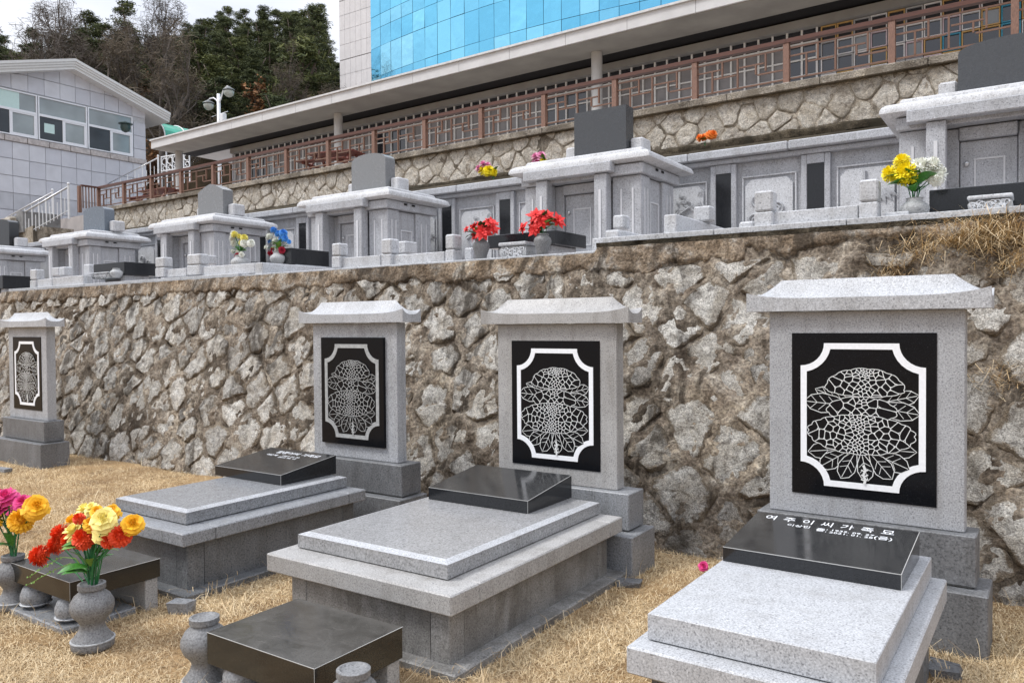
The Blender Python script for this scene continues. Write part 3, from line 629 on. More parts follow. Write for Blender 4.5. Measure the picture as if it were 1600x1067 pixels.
def relief(kind, cx, cz, w_, h_):
    q = MB(); rr = random.Random(kind * 7 + 1)
    def ring(x, z, r, t=.012):
        r *= 1.25; t *= 1.15
        pts = [(x + r * math.cos(a * math.pi / 8), -.012, z + r * math.sin(a * math.pi / 8)) for a in range(17)]; q.tube(pts, t, 5, cap=False)
    def leaf(x, z, a, l, wd):
        l *= 1.35; wd *= 1.4
        dx, dz = math.cos(a), math.sin(a); q.add([(x, -.004, z), (x + dx * l * .5 - dz * wd, -.02, z + dz * l * .5 + dx * wd), (x + dx * l, -.004, z + dz * l), (x + dx * l * .5 + dz * wd, -.02, z + dz * l * .5 - dx * wd), (x + dx * l * .5, -.03, z + dz * l * .5)], [(0, 1, 4), (1, 2, 4), (2, 3, 4), (3, 0, 4)])
    if kind == 0:      # blossoms on a stem
        for a, c_ in ((-.12, .2), (.10, .10), (-.16, -.02), (.05, -.12), (.16, -.02), (-.05, -.25)):
            ring(cx + a, cz + c_, .055, .014); ring(cx + a, cz + c_, .022, .012)
        q.tube([(cx - .1, -.01, cz - .4), (cx, -.012, cz - .1), (cx + .05, -.01, cz + .12)], .012, 5)
        for k in range(5): leaf(cx + rr.uniform(-.05, .1), cz - .2 + k * .06, rr.uniform(.2, 1.2), .14, .03)
    elif kind == 1:    # bamboo canes with hanging leaves
        q.tube([(cx - .02, -.012, cz - .45), (cx - .02, -.012, cz + .42)], .022, 6)
        for (bx_, bz) in ((.12, .22), (.14, -.12), (-.22, -.1)):
            for k in range(7): leaf(cx + bx_ + (k - 3) * .014, cz + bz, -math.pi / 2 + (k - 3) * .32, .15, .018)
            q.tube([(cx - .01, -.01, cz + bz + .02), (cx + bx_ * .6, -.012, cz + bz + .09), (cx + bx_, -.01, cz + bz + .03)], .009, 5)
    else:              # pine boughs and rocks
        for k in range(26): leaf(cx + rr.uniform(-.1, .24), cz + rr.uniform(.1, .34), rr.uniform(0, 6.28), .08, .014)
        q.tube([(cx - .2, -.01, cz - .3), (cx - .06, -.012, cz - .1), (cx - .16, -.01, cz + .04), (cx + .1, -.012, cz + .2)], .022, 5)
        for k in range(12): leaf(cx + rr.uniform(-.22, .1), cz + rr.uniform(-.3, -.05), rr.uniform(0, 6.28), .09, .02)
    return q
for i in range(len(strips) - 1):
    a, c = strips[i], strips[i + 1]
    if a < -21: continue
    hw = .10
    pbx('pilaster', a - hw - .06, a - hw + .005, 9.375, 9.45, 2.10, 3.435, G_TOMB, .006); pbx('pilaster', a + hw - .005, a + hw + .06, 9.375, 9.45, 2.10, 3.435, G_TOMB, .006)
    pbx('pilaster_head', a - hw + .007, a + hw - .007, 9.375, 9.45, 3.33, 3.435, G_TOMB)
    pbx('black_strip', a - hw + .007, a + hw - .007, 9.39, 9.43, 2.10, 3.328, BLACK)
    x0, x1 = a + hw + .07, c - hw - .07; q = MB()
    q.prism([(u - PO.x, v_ - PO.z) for u, v_ in chamf(x0 + .09, x1 - .09, 2.25, 3.22, .07)], 9.405 - PO.y, 9.44 - PO.y); q.build('relief_panel', RELM, pw)
    for (u0, u1, v0, v1) in ((x0 + .05, x1 - .05, 3.255, 3.27), (x0 + .05, x0 + .065, 2.2, 3.253), (x1 - .065, x1 - .05, 2.2, 3.253)): pbx('panel_moulding', u0, u1, 9.415, 9.445, v0, v1, RELM)
    q = relief((i + 1) % 3, 0, 0, 1, 1); rl = q.build('carving', RELD, pw, smooth=50); rl.location = ((x0 + x1) / 2 - PO.x, 9.405 - PO.y, 2.76 - PO.z)

# ================================================================ mausoleums
INLAY = plain('pale_flute_inlay', (.60, .61, .63), .6, var=.06, scale=30)
def loft(q, x0, x1, y0, y1, prof):
    o = len(q.v)
    for ins, z in prof: q.v += [(x0 + ins, y0 + ins, z), (x1 - ins, y0 + ins, z), (x1 - ins, y1 - ins, z), (x0 + ins, y1 - ins, z)]
    for i in range(len(prof) - 1):
        for k in range(4): q.f.append((o + i * 4 + k, o + i * 4 + (k + 1) % 4, o + i * 4 + 4 + (k + 1) % 4, o + i * 4 + 4 + k)); q.m.append(0)
    q.f.append((o, o + 3, o + 2, o + 1)); q.m.append(0); e = o + (len(prof) - 1) * 4; q.f.append((e, e + 1, e + 2, e + 3)); q.m.append(0)
def mausoleum(loc, label):
    t = empty('mausoleum', loc, label, 'tomb', group='granite house tombs on the upper terrace')
    def bx(name, x0, x1, y0, y1, z0, z1, m=G_TOMB, c=.008, p=None): return MB().box(x0, x1, y0, y1, z0, z1, c=c).build(name, m, p or t)
    bx('base', -1.78, -.03, .06, 1.24, 0, .14); bx('base', -1.70, -.10, .10, 1.16, .142, .24)
    bx('body', -1.52, -.24, .36, .98, .242, 1.04)
    for x0, x1 in ((-.50, -.15), (-1.66, -1.31)):
        f = bx('corner_pier', x0, x1, .13, .36, .242, 1.04)
        for k in (.10, .24): bx('flute', x0 + k, x0 + k + .02, .122, .132, .32, .90, INLAY, 0, f)
        if x1 > -.3:
            for k in (.07, .15): bx('flute', x1 - .002, x1 + .008, .13 + k, .145 + k, .32, .90, INLAY, 0, f)
        g = bx('corner_pier', x0, x1, .72, 1.04, .242, 1.04)
        if x1 > -.3:
            for k in (.10, .20): bx('flute', x1 - .002, x1 + .008, .72 + k, .735 + k, .32, .90, INLAY, 0, g)
    s = bx('side_panel', -.235, -.185, .365, .715, .242, 1.035)
    for a, b_, c_, d_ in ((.42, .435, .3, .78), (.645, .66, .3, .78), (.437, .643, .765, .78), (.437, .643, .3, .315)): bx('panel_moulding', -.184, -.174, a, b_, c_, d_, INLAY, 0, s)
    for x0 in (-.665, -1.43):
        p = bx('porch_column', x0, x0 + .155, -.0, .125, .05, 1.075)
        for k in (.06,): bx('flute', x0 + k, x0 + k + .03, -.008, .002, .30, .90, INLAY, 0, p)
    d = bx('door', -1.19, -.755, .28, .33, .245, .92)
    for a, b_, c_, d_ in ((-1.08, -1.065, .32, .76), (-.86, -.845, .32, .76), (-1.063, -.862, .745, .76), (-1.063, -.862, .32, .335)): bx('panel_moulding', a, b_, .272, .279, c_, d_, INLAY, 0, d)
    q = MB(); q.lathe([(.004, 0), (.022, .004), (.022, .02), (.008, .03)], 12); kn = q.build('lock_knob', STEEL, d, smooth=40); kn.matrix_local = Matrix.Translation((-1.14, .275, .72)) @ Matrix.Rotation(R(90), 4, 'X')
    bx('door_jamb', -1.31, -1.195, .25, .358, .245, 1.035); bx('door_jamb', -.75, -.665, .25, .358, .245, 1.035); bx('lintel', -1.193, -.753, .22, .357, .925, 1.035)
    bx('beam', -1.68, -.11, .075, 1.14, 1.045, 1.158); bx('porch_beam', -1.58, -.44, -.045, .072, 1.08, 1.19)
    for y in (.42, .58): bx('vent_slot', -.108, -.10, y, y + .06, 1.115, 1.14, DARKV, 0)
    q = MB(); loft(q, -1.81, 0, 0, 1.30, [(.14, 1.161), (.02, 1.186), (0, 1.20), (.002, 1.228), (.02, 1.262), (.055, 1.283), (.15, 1.308), (.155, 1.33), (.17, 1.345), (.25, 1.36)])
    q.build('roof', G_TOMBW, t, smooth=35)
    return t
ML = ['pale house tomb with two low black altar and red poinsettias before it, right of centre', 'house tomb left of centre with three square posts before it and grey headstone', 'house tomb behind the yellow and white bouquet with angular grey headstone', 'house tomb behind the long low black altar and small white vase', 'leftmost house tomb, cut by the left edge of the photo', 'rightmost house tomb, cut by the right edge, behind the yellow and white chrysanthemums']
ML[0] = 'house tomb right of centre with closed door, above the vases of red poinsettias'
m0 = mausoleum((-3.46, 7.8, 2.11), ML[0])
MPOS = {3: (-3.46, 7.8, 2.11), 2: (-7.19, 7.8, 2.07), 1: (-10.99, 7.8, 2.04), 0: (-14.82, 7.8, 2.055), -1: (-18.62, 7.8, 2.0), 4: (.595, 7.8, 2.19)}
for k, li in ((2, 1), (1, 2), (0, 3), (-1, 4), (4, 5)): dup(m0, MPOS[k], ML[li])

def headstone(k, x0, x1, h, top, label, m=GREY_H, side=True, y=.55, th=.16):
    X, Y, Zb = MPOS[k]; t = empty('headstone', (X + (x0 + x1) / 2, Y + y, Zb + 1.362), label, 'headstone', group='headstones on the tomb roofs')
    hw = (x1 - x0) / 2; n = 14
    pts = [(-hw, 0), (hw, 0)]
    if top == 'arc': pts += [(hw * math.cos(a * math.pi / n), h * .80 + h * .2 * (math.sin(a * math.pi / n)) ** .8) for a in range(n + 1)]
    elif top == 'flat': pts += [(hw, h), (-hw, h)]
    else: pts += [(hw, h * .78), (hw * .45, h * .93), (0, h), (-hw * .45, h * .93), (-hw, h * .78)]
    MB().prism(pts, -th / 2, th / 2).build('slab', [m], t, smooth=30)
    if side:
        for s in (-1, 1): MB().box(s * (hw + .012), s * (hw + .17), -.02, .22, 0, .20, c=.02).build('side_block', G_TOMBW, t); 
    return t
def hs_px(k, u0, u1, v0, top, label, m, side=True, th=.2, y=.5, dz=0):
    X, Y, Zb = MPOS[k]; a = aty(u0, v0, Y + y); c = aty(u1, v0, Y + y); return headstone(k, a.x - X, c.x - X, a.z - (Zb + 1.362) + dz, top, label, m, side, y=y + th / 2, th=th)
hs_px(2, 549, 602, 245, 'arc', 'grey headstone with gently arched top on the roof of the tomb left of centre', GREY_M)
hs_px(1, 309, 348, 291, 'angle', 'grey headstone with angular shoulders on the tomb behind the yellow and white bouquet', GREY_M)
hs_px(3, 897, 978, 178, 'flat', 'wide dark headstone standing behind the red poinsettia vases, right of centre', GREY_H)
hs_px(0, 130, 163, 326, 'arc', 'blue grey headstone on the tomb above the long low black altar', GREY_B)
hs_px(-1, -25, 14, 347, 'arc', 'black headstone at the left edge of the photo beside the white stair rail', BLACK)
hs_px(4, 1497, 1680, 66, 'arc', 'broad dark headstone at the top right corner of the photo', GREY_H, th=.24, dz=-.02)

# ---- plot kerbs: posts, low walls, dividers in front of the tombs
def bpx(name, u0, u1, v0, v1, y, dy, m, parent, c=.008, x0=None, x1=None):
    a = aty((u0 + u1) / 2, v0, y); b_ = aty((u0 + u1) / 2, v1, y); xa = aty(u0, (v0 + v1) / 2, y).x if x0 is None else x0; xb = aty(u1, (v0 + v1) / 2, y).x if x1 is None else x1
    o = MB().box(xa, xb, y, y + dy, b_.z, a.z, c=c).build(name, m, parent, world=True); return o
def plotkerb(u, label, items, y=5.84):
    p = aty(u, 420, y); t = empty('plot_kerb', (p.x, y, 2.1), label, 'stone kerb', group='low granite kerbs with square posts around the tomb plots')
    for it in items:
        kind, u0, u1, v0, v1 = it[:5]; yy = it[5] if len(it) > 5 else y; d = it[6] if len(it) > 6 else .13
        if kind == 'post':
            vm = v0 + (v1 - v0) * .52; bpx('post_cap', u0, u1, v0, vm - .6, yy, d, G_KERB, t, .014); bpx('post', u0, u1, vm + .2, v1, yy, d, G_KERB, t, .01)
        elif kind == 'cap': bpx('post_cap', u0, u1, v0, v1, yy, d, G_KERB, t, .014)
        else: bpx('kerb_stone', u0, u1, v0, v1, yy, d, G_KERB, t, .006)
    return t
plotkerb(620, 'granite kerb with three square posts in front of the tomb left of centre', [('post', 517.5, 531, 380, 419), ('post', 595, 611, 373, 419), ('post', 695, 709, 366, 412), ('cap', 725, 738, 387, 407, 6.25), ('post', 616, 634, 377, 415, 6.5, .2), ('kerb', 532, 594, 401, 420, 5.88), ('kerb', 612, 694, 396, 416, 5.88)])
plotkerb(290, 'granite kerb with two square posts in front of the tomb behind the yellow and white bouquet', [('post', 242, 256, 402, 433), ('post', 291.5, 312, 397, 430), ('cap', 314, 326, 399, 413, 6.4), ('kerb', 257, 291, 420, 433, 5.88), ('kerb', 313, 398, 414, 430, 5.88)])
plotkerb(80, 'granite kerb at the far left beside the low black altar and small white vase', [('post', 46.5, 56, 421, 453), ('cap', 92, 101, 417, 431, 6.2), ('cap', 80, 91, 418, 431, 6.6), ('cap', 130, 140, 413, 431, 6.3), ('kerb', 57, 81, 436, 453, 5.86), ('kerb', 82, 130, 432, 448, 5.8)])
plotkerb(1250, 'granite kerb with tall square posts in front of the carved relief panels', [('post', 1178, 1207, 298, 361), ('post', 1342, 1372, 280, 348), ('cap', 1154, 1177, 346, 363), ('cap', 1083, 1110, 322, 346, 6.5), ('kerb', 1208, 1341, 326, 357, 5.88), ('kerb', 1382, 1420, 331, 346, 5.9)])
plotkerb(960, 'stepped granite blocks beside the red poinsettia vase and black altar', [('cap', 957, 975, 336, 357, 6.3), ('kerb', 946, 966, 361, 391, 5.80, .12), ('kerb', 925, 946, 372, 393, 6.0, .3)])
def divider(u0, u1, v0, y, ln, label):
    a = aty(u0, v0, y); c = aty(u1, v0, y); t = empty('plot_divider', (a.x, y, 2.1), label, 'stone kerb', group='granite walls running back between the tomb plots')
    MB().box(a.x, c.x, y, y + ln, 2.08, a.z, c=.008).build('divider_wall', G_KERB, t, world=True)
divider(398, 410, 411, 5.8, 2.6, 'low granite divider running back from the terrace edge under the blue bouquet')
divider(946, 966, 360, 5.93, .7, 'short granite divider beside the black altar of the poinsettia tomb')
divider(1037, 1057, 336, 5.86, 1.9, 'pale granite divider running back right of the poinsettia tomb')

# ---- upper black altars
def altar(u0, u1, v0, v1, y, dy, label, legs=True, feet=.10):
    a = aty(u0, v0, y); c = aty(u1, v0, y); zt = aty((u0 + u1) / 2, v0, y).z; zb = aty((u0 + u1) / 2, v1, y).z
    t = empty('altar_table', ((a.x + c.x) / 2, y + dy / 2, 2.12), label, 'altar', group='polished black altar tables')
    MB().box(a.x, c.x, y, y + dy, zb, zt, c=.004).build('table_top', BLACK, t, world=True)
    for x in (a.x + .08, c.x - .2): MB().box(x, x + .12, y + .06, y + dy - .06, 2.085, zb - .002, c=.004).build('leg', G_KERB, t, world=True)
altar(762, 868, 364, 385, 6.35, .60, 'black altar between the two vases of red poinsettias')
altar(438, 455, 388, 413, 6.3, .60, 'black altar beside the blue and white bouquet'); altar(146, 194, 411, 431, 6.1, .48, 'long low black altar behind the small white vase'); altar(-40, 4, 432, 452, 6.0, .5, 'black altar at the left edge of the photo'); altar(1452, 1640, 289, 337, 6.2, .6, 'large black altar behind the carved grey incense box')

# ---- vases, incense boxes, bouquets
def vase(kind, p, s, m, label, rz=0):
    prof = {'tall': [(.088, 0), (.093, .006), (.095, .034), (.090, .044), (.060, .085), (.053, .112), (.062, .132), (.085, .158), (.097, .19), (.095, .215), (.078, .247), (.056, .266), (.053, .274), (.061, .280), (.061, .303), (.050, .306), (.044, .299), (.03, .297)],
            'urn': [(.05, 0), (.055, .01), (.06, .05), (.085, .12), (.09, .15), (.082, .178), (.06, .197), (.058, .205), (.066, .212), (.062, .22), (.05, .222), (.04, .19)],
            'bowl': [(.06, 0), (.065, .01), (.10, .045), (.118, .085), (.112, .115), (.078, .145), (.068, .152), (.066, .175), (.072, .18), (.060, .183), (.05, .15)]}[kind]
    t = empty('flower_vase', p, label, 'vase', rz=rz, group='grey stone flower vases')
    MB().lathe([(a * s, b_ * s) for a, b_ in prof], 32).build('vase_body', m, t, smooth=45)
    if kind == 'tall':
        MB().lathe([(.0945 * s, .036 * s), (.0975 * s, .038 * s), (.0965 * s, .042 * s), (.088 * s, .0445 * s)], 32).build('foot_ring', G_KERB if False else G_VASEL, t, smooth=45)
    return t
HEADS = {}
def head_mesh(kind, m):
    key = (kind, m.name)
    if key in HEADS: return HEADS[key]
    rr = random.Random(hash(kind) % 97 if False else len(kind)); q = MB()
    def pet(dirv, side, l, w_, base, curl, tip=.5):
        d = Vector(dirv).normalized(); s_ = Vector(side).normalized(); n_ = d.cross(s_)
        b0 = d * base; m1 = b0 + d * l * .55 + n_ * curl * .4 * l; e = b0 + d * l + n_ * curl * l
        q.add([b0 - s_ * w_ * .3, b0 + s_ * w_ * .3, m1 + s_ * w_ * .55, m1 - s_ * w_ * .55, e + s_ * w_ * tip * .5, e - s_ * w_ * tip * .5], [(0, 1, 2, 3), (3, 2, 4, 5)])
    if kind == 'pompom':
        n = 230
        for i in range(n):
            z = 1 - 1.45 * (i + .5) / n; a = i * 2.39996; r_ = math.sqrt(max(0, 1 - z * z)); d = Vector((r_ * math.cos(a), r_ * math.sin(a), z)); s_ = Vector((-math.sin(a), math.cos(a), 0)) + Vector((rr.uniform(-.3, .3), rr.uniform(-.3, .3), rr.uniform(-.3, .3)))
            pet(d + Vector((rr.uniform(-.12, .12),) * 3), s_, .42 * rr.uniform(.85, 1.15), .20, .60, -.35 if z < .7 else .2, .55)
        q.lathe([(.1, -.5), (.55, -.2), (.66, .2), (.5, .5), (.1, .66)], 10)
    elif kind == 'star':
        for ring, (n, el, l, wd) in enumerate(((8, -.15, 1.05, .52), (7, .25, .85, .42), (5, .7, .5, .28))):
            for i in range(n):
                a = i * 2 * math.pi / n + ring * .4 + rr.uniform(-.15, .15); e = el + rr.uniform(-.2, .2); d = Vector((math.cos(a) * math.cos(e), math.sin(a) * math.cos(e), math.sin(e))); pet(d, (-math.sin(a), math.cos(a), rr.uniform(-.4, .4)), l * rr.uniform(.8, 1.1), wd, .05, rr.uniform(-.25, .1), .08)
    elif kind == 'rose':
        for ring, (n, el, l, wd) in enumerate(((11, -.15, 1.0, .56), (10, .2, .93, .52), (8, .6, .82, .46), (7, 1.0, .70, .38), (5, 1.35, .60, .28))):
            for i in range(n):
                a = i * 2 * math.pi / n + ring * .5; e = el + rr.uniform(-.1, .1); d = Vector((math.cos(a) * math.cos(e), math.sin(a) * math.cos(e), math.sin(e))); pet(d, (-math.sin(a), math.cos(a), rr.uniform(-.2, .2)), l * rr.uniform(.9, 1.08), wd, .12, -.30 + .15 * ring, 1.15)
        q.lathe([(.05, -.3), (.3, -.1), (.35, .15), (.2, .45)], 8)
    me = q.mesh('head_' + kind, m, smooth=False, fix=False); HEADS[key] = me; return me
LEAFME = {}
def leaf_mesh(m):
    if m.name not in LEAFME:
        q = MB(); n = 6; V = []
        for i in range(n + 1):
            t_ = i / n; wd = .23 * math.sin(math.pi * min(1, t_ * .93 + .05)) ** .8 * (1 - t_ * .25); zz = .16 * math.sin(t_ * 2.6) - .10 * t_
            V += [(t_, -wd, zz + wd * .3), (t_, 0, zz), (t_, wd, zz + wd * .3)]
        q.add(V, [(i * 3 + k, i * 3 + k + 1, i * 3 + 4 + k, i * 3 + 3 + k) for i in range(n) for k in (0, 1)]); LEAFME[m.name] = q.mesh('leaf_shape', m, smooth=60, fix=False)
    return LEAFME[m.name]
def orient(o, loc, d, s, roll=0): o.matrix_local = Matrix.Translation(loc) @ Vector(d).to_track_quat('Z', 'Y').to_matrix().to_4x4() @ Matrix.Rotation(roll, 4, 'Z') @ Matrix.Diagonal((s, s, s, 1))
def bouquet(base, label, heads, nleaf=10, leafl=.12, lm=LEAFM, seed=1, spray=None, depth=.05, cat='flowers', stemr=.0035, name='bouquet'):
    rr = random.Random(seed); t = empty(name, base, label, cat, group='artificial flower bouquets'); B = Vector(base)
    q = MB(); ctr = sum((h[0] for h in heads), Vector()) / len(heads) - B
    for (p, r_, kind, m) in heads:
        lp = p - B + Vector((0, rr.uniform(-depth, depth) + (-.035 if kind == 'pompom' and depth > .045 else 0), 0)); o = put('flower_head', head_mesh(kind, m), t)
        d = (lp - Vector((ctr.x, ctr.y + .02, ctr.z * .55))).normalized() + Vector((.25, -.55, .35)); orient(o, lp, d, r_, rr.uniform(0, 6))
        mid = lp * .5 + Vector((-lp.x * .22, -lp.y * .2, 0)); q.tube([(rr.uniform(-.012, .012), rr.uniform(-.012, .012), -.05), mid, lp - d.normalized() * r_ * .4], stemr, 5, cap=False)
    q.build('stems', STEM, t, smooth=True, fix=False)
    for i in range(nleaf):
        h = ctr.z * rr.uniform(.25, .8); a = rr.uniform(0, 6.28); o = put('leaf', leaf_mesh(lm if rr.random() < .75 else LEAFB), t); el = rr.uniform(-.1, .9)
        d = Vector((math.cos(a) * math.cos(el), math.sin(a) * math.cos(el), math.sin(el))); s_ = leafl * rr.uniform(.7, 1.2)
        X_ = d.normalized(); Y_ = Vector((-math.sin(a), math.cos(a), rr.uniform(-.5, .5))); Y_ = (Y_ - X_ * Y_.dot(X_)).normalized(); Z_ = X_.cross(Y_)
        Mx = Matrix((X_, Y_, Z_)).transposed().to_4x4(); o.matrix_local = Matrix.Translation(Vector((math.cos(a) * .015, math.sin(a) * .015, h))) @ Mx @ Matrix.Diagonal((s_, s_, s_, 1))
    if spray:
        for (pts, m) in spray:
            q = MB(); q.tube([Vector(p) - B for p in pts], [.002, .0025, .0015, .001][:len(pts)], 5, cap=False)
            a, c = Vector(pts[-2]) - B, Vector(pts[-1]) - B
            for k in range(26):
                p = a.lerp(c, k / 25); dd = Vector((rr.uniform(-1, 1), rr.uniform(-1, 1), rr.uniform(-1, 1))).normalized() * .011
                q.add([p, p + dd, p + dd.orthogonal().normalized() * .008 + dd * .5], [(0, 1, 2)])
            q.build('grass_spray', m, t, fix=False)
    return t
def hz(lst, y, x0, y0, sc):        # heads measured in an enlarged crop of the photo: (px, py, diameter, kind, material)
    out = []
    for (a, b_, d_, kind, m) in lst:
        p = aty(x0 + a / sc, y0 + b_ / sc, y); out.append((p, d_ / sc / FPX * (p - CO).dot(FW) * (.62 if kind == 'pompom' else .74 if kind == 'star' else .60), kind, m))
    return out

# ================================================================ LOWER TIER: stelae
BW, BD, BH, CT, CTIP, CRH, CW, CDp, RL, PWd, PTp, PBt = .90, .096, 1.041, .101, .072, .167, 1.111, .20, .797, .667, .110, .104
def cap_mesh():
    nu, nv = 28, 10; q = MB(); hw, hd = CW / 2, CDp / 2
    def edge(u): return CTIP - .004 + (CT - CTIP + .004) * abs(u) ** 5
    def edged(v): return CTIP - .012 + (CT - CTIP + .012) * abs(v) ** 3
    def H(u, v):
        au, av = abs(u), abs(v); a = min(1, (1 - au) / (1 - RL / CW)); b_ = 1 - av
        g = (a ** 1.35) * (b_ ** 1.5) if b_ < 1 else a ** 1.35
        e = max(edge(u) * (av > .999), 0) or (edge(u) * av ** 2 + (1 - av ** 2) * (edge(u) * .5 + edged(v) * .5))
        if au > .999: e = edged(v)
        return e + (CRH - e) * g
    us = [-1 + 2 * i / nu for i in range(nu + 1)]; us += [-RL / CW, RL / CW]; us = sorted(set(round(u, 4) for u in us)); vs = [-1 + 2 * i / nv for i in range(nv + 1)]
    V = []; F = []; nu = len(us)
    for v in vs:
        for u in us: V.append((u * hw, v * hd, H(u, v)))
    for j in range(len(vs) - 1):
        for i in range(nu - 1): F.append((j * nu + i, j * nu + i + 1, (j + 1) * nu + i + 1, (j + 1) * nu + i))
    o = len(V)
    for v in (-1, 1):
        for u in us: V.append((u * hw, v * hd, .003))
    for i in range(nu - 1): F.append((o + i, o + i + 1, i + 1, i)); F.append((o + nu + i, o + nu + i + 1, (len(vs) - 1) * nu + i + 1, (len(vs) - 1) * nu + i)[::-1])
    for ui in (0, nu - 1):
        F.append(tuple([j * nu + ui for j in range(len(vs))] + [o + nu + ui, o + ui]))
    F.append((o, o + nu - 1, o + 2 * nu - 1, o + nu))
    q.add(V, F); return q
def ribbon(q, pts, wd, y, mi=0, closed=False):
    P = [Vector((p[0], 0, p[1])) for p in pts]; n = len(P); o = len(q.v)
    for i, p in enumerate(P):
        a = P[i - 1] if (i or closed) else P[0]; c = P[(i + 1) % n] if (i < n - 1 or closed) else P[-1]
        t = (c - a); t = t.normalized() if t.length > 1e-9 else Vector((1, 0, 0)); nn = Vector((-t.z, 0, t.x)) * wd / 2
        q.v += [(p.x + nn.x, y, p.z + nn.z), (p.x - nn.x, y, p.z - nn.z)]
    for i in range(n - (0 if closed else 1)):
        a = o + 2 * i; c = o + 2 * ((i + 1) % n); q.f.append((a, a + 1, c + 1, c)); q.m.append(mi)
def flower_art():
    """two layered chrysanthemum heads over leaves, drawn as outlined petals; plaque centre at the origin"""
    q = MB(); st = [0]; W_, H_ = PWd, BH - PTp - PBt
    X = lambda u: (u - .5) * W_; Zz = lambda v: (.5 - v) * H_; LW = .0038
    def shape(pts):
        y = -.0004 - st[0] * .0004; o = len(q.v); q.v += [(a, y, b_) for a, b_ in pts]; q.f.append(tuple(range(o, o + len(pts)))); q.m.append(0)
        ribbon(q, pts, LW, y - .00018, 1, True)
    def petalp(cx, cz, a, l, wd):
        pts = []; 
        for t_, w_ in ((0, .12), (.3, .40), (.60, .5), (.84, .36), (1, 0)): pts.append((t_, w_))
        P = [(cx + math.cos(a) * l * t_ - math.sin(a) * wd * w_, cz + math.sin(a) * l * t_ + math.cos(a) * wd * w_) for t_, w_ in pts]
        P += [(cx + math.cos(a) * l * t_ + math.sin(a) * wd * w_, cz + math.sin(a) * l * t_ - math.cos(a) * wd * w_) for t_, w_ in pts[-2::-1]]
        return P
    def leafp(u, v, a, l, wd, veins=3):
        cx, cz = X(u), Zz(v); shape(petalp(cx, cz, a, l, wd)); y = -.0004 - st[0] * .0004 - .00018; st[0] += 1
        ribbon(q, [(cx, cz), (cx + math.cos(a) * l * .95, cz + math.sin(a) * l * .95)], LW * .8, y, 1)
        for k in range(veins):
            t_ = .3 + k * .2
            for s_ in (-1, 1): ribbon(q, [(cx + math.cos(a) * l * t_, cz + math.sin(a) * l * t_), (cx + math.cos(a) * l * (t_ + .16) - s_ * math.sin(a) * wd * .36, cz + math.sin(a) * l * (t_ + .16) + s_ * math.cos(a) * wd * .36)], LW * .65, y, 1)
    rr = random.Random(8)
    for u, v, a, l, wd in ((.44, .43, 158, .19, .07), (.42, .44, 176, .22, .10), (.60, .42, 14, .20, .08), (.60, .44, -8, .20, .09)): leafp(u, v, R(a), l, wd)
    for u, v, a, l, wd in ((.42, .70, 188, .20, .09), (.40, .72, 214, .155, .085), (.46, .72, 244, .15, .085), (.56, .69, 0, .21, .08), (.60, .72, -22, .165, .09), (.57, .72, -50, .15, .09), (.51, .73, -78, .13, .075)): leafp(u, v, R(a), l, wd, 2)
    def flower(cu, cv, outline, n, seed, core):
        # a bloom as a mosaic of engraved petals: cells that grow and stretch outwards from the heart, cut to the bloom's outline
        r2 = random.Random(seed); st[0] += 3; out = [(X(u), Zz(v)) for u, v in outline]; cx, cz = X(cu), Zz(cv); y = -.0004 - st[0] * .0004
        o = len(q.v); q.v += [(a, y, b_) for a, b_ in out]; q.f.append(tuple(range(o, o + len(out)))); q.m.append(0)
        def reach(a):
            best = 1e9; dx, dz = math.cos(a), math.sin(a)
            for k in range(len(out)):
                x1, z1 = out[k][0] - cx, out[k][1] - cz; x2, z2 = out[(k + 1) % len(out)][0] - cx, out[(k + 1) % len(out)][1] - cz; ex, ez = x2 - x1, z2 - z1; den = dx * ez - dz * ex
                if abs(den) < 1e-9: continue
                t_ = (x1 * ez - z1 * ex) / den; w_ = (x1 * dz - z1 * dx) / den
                if t_ > 0 and 0 <= w_ <= 1: best = min(best, t_)
            return best if best < 9 else .02
        P = []
        for k in range(n):
            a = k * 2.39996 + r2.uniform(-.10, .10); f = ((k + .6) / n) ** core; r_ = reach(a) * f * .95; P.append((cx + r_ * math.cos(a), cz + r_ * math.sin(a)))
        for p in P:
            poly = out[:]
            for g in P:
                if g is p or math.hypot(g[0] - p[0], g[1] - p[1]) > .16: continue
                poly = clip(poly, (p[0] + g[0]) / 2, (p[1] + g[1]) / 2, g[0] - p[0], g[1] - p[1])
                if len(poly) < 3: break
            if len(poly) < 3: continue
            sm = []
            for k in range(len(poly)):
                a, c = poly[k], poly[(k + 1) % len(poly)]; sm += [(a[0] * .8 + c[0] * .2, a[1] * .8 + c[1] * .2), (a[0] * .2 + c[0] * .8, a[1] * .2 + c[1] * .8)]
            ribbon(q, sm, LW * .92, y - .0002 - .00006 * (P.index(p) % 9), 1, True)
    def scallop(cu, cv, ru, vt, vb, n, amp):      # outline: upper half height vt, lower half height vb, scalloped by the petal tips
        P = []
        for k in range(n * 4):
            a = 2 * math.pi * k / (n * 4); f = 1 + amp * abs(math.sin(a * n / 2)); P.append((cu + ru * f * math.cos(a), cv - (vt if math.sin(a) > 0 else vb) * f * math.sin(a)))
        return P
    flower(.505, .44, scallop(.505, .47, .235, .085, .06, 11, .06), 26, 4, .60)
    flower(.485, .605, scallop(.495, .60, .362, .105, .125, 18, .05), 118, 5, .54)
    flower(.53, .275, scallop(.525, .335, .265, .120, .045, 13, .05), 66, 6, .55)
    y = -.0004 - st[0] * .0004 - .0004
    ribbon(q, [(X(.52), Zz(.79)), (X(.535), Zz(.82)), (X(.52), Zz(.85)), (X(.535), Zz(.88)), (X(.525), Zz(.905))], .012, y, 1)
    for v in (.82, .85, .875): ribbon(q, [(X(.505), Zz(v)), (X(.528), Zz(v + .008)), (X(.553), Zz(v - .004))], .007, y - .0001, 1)
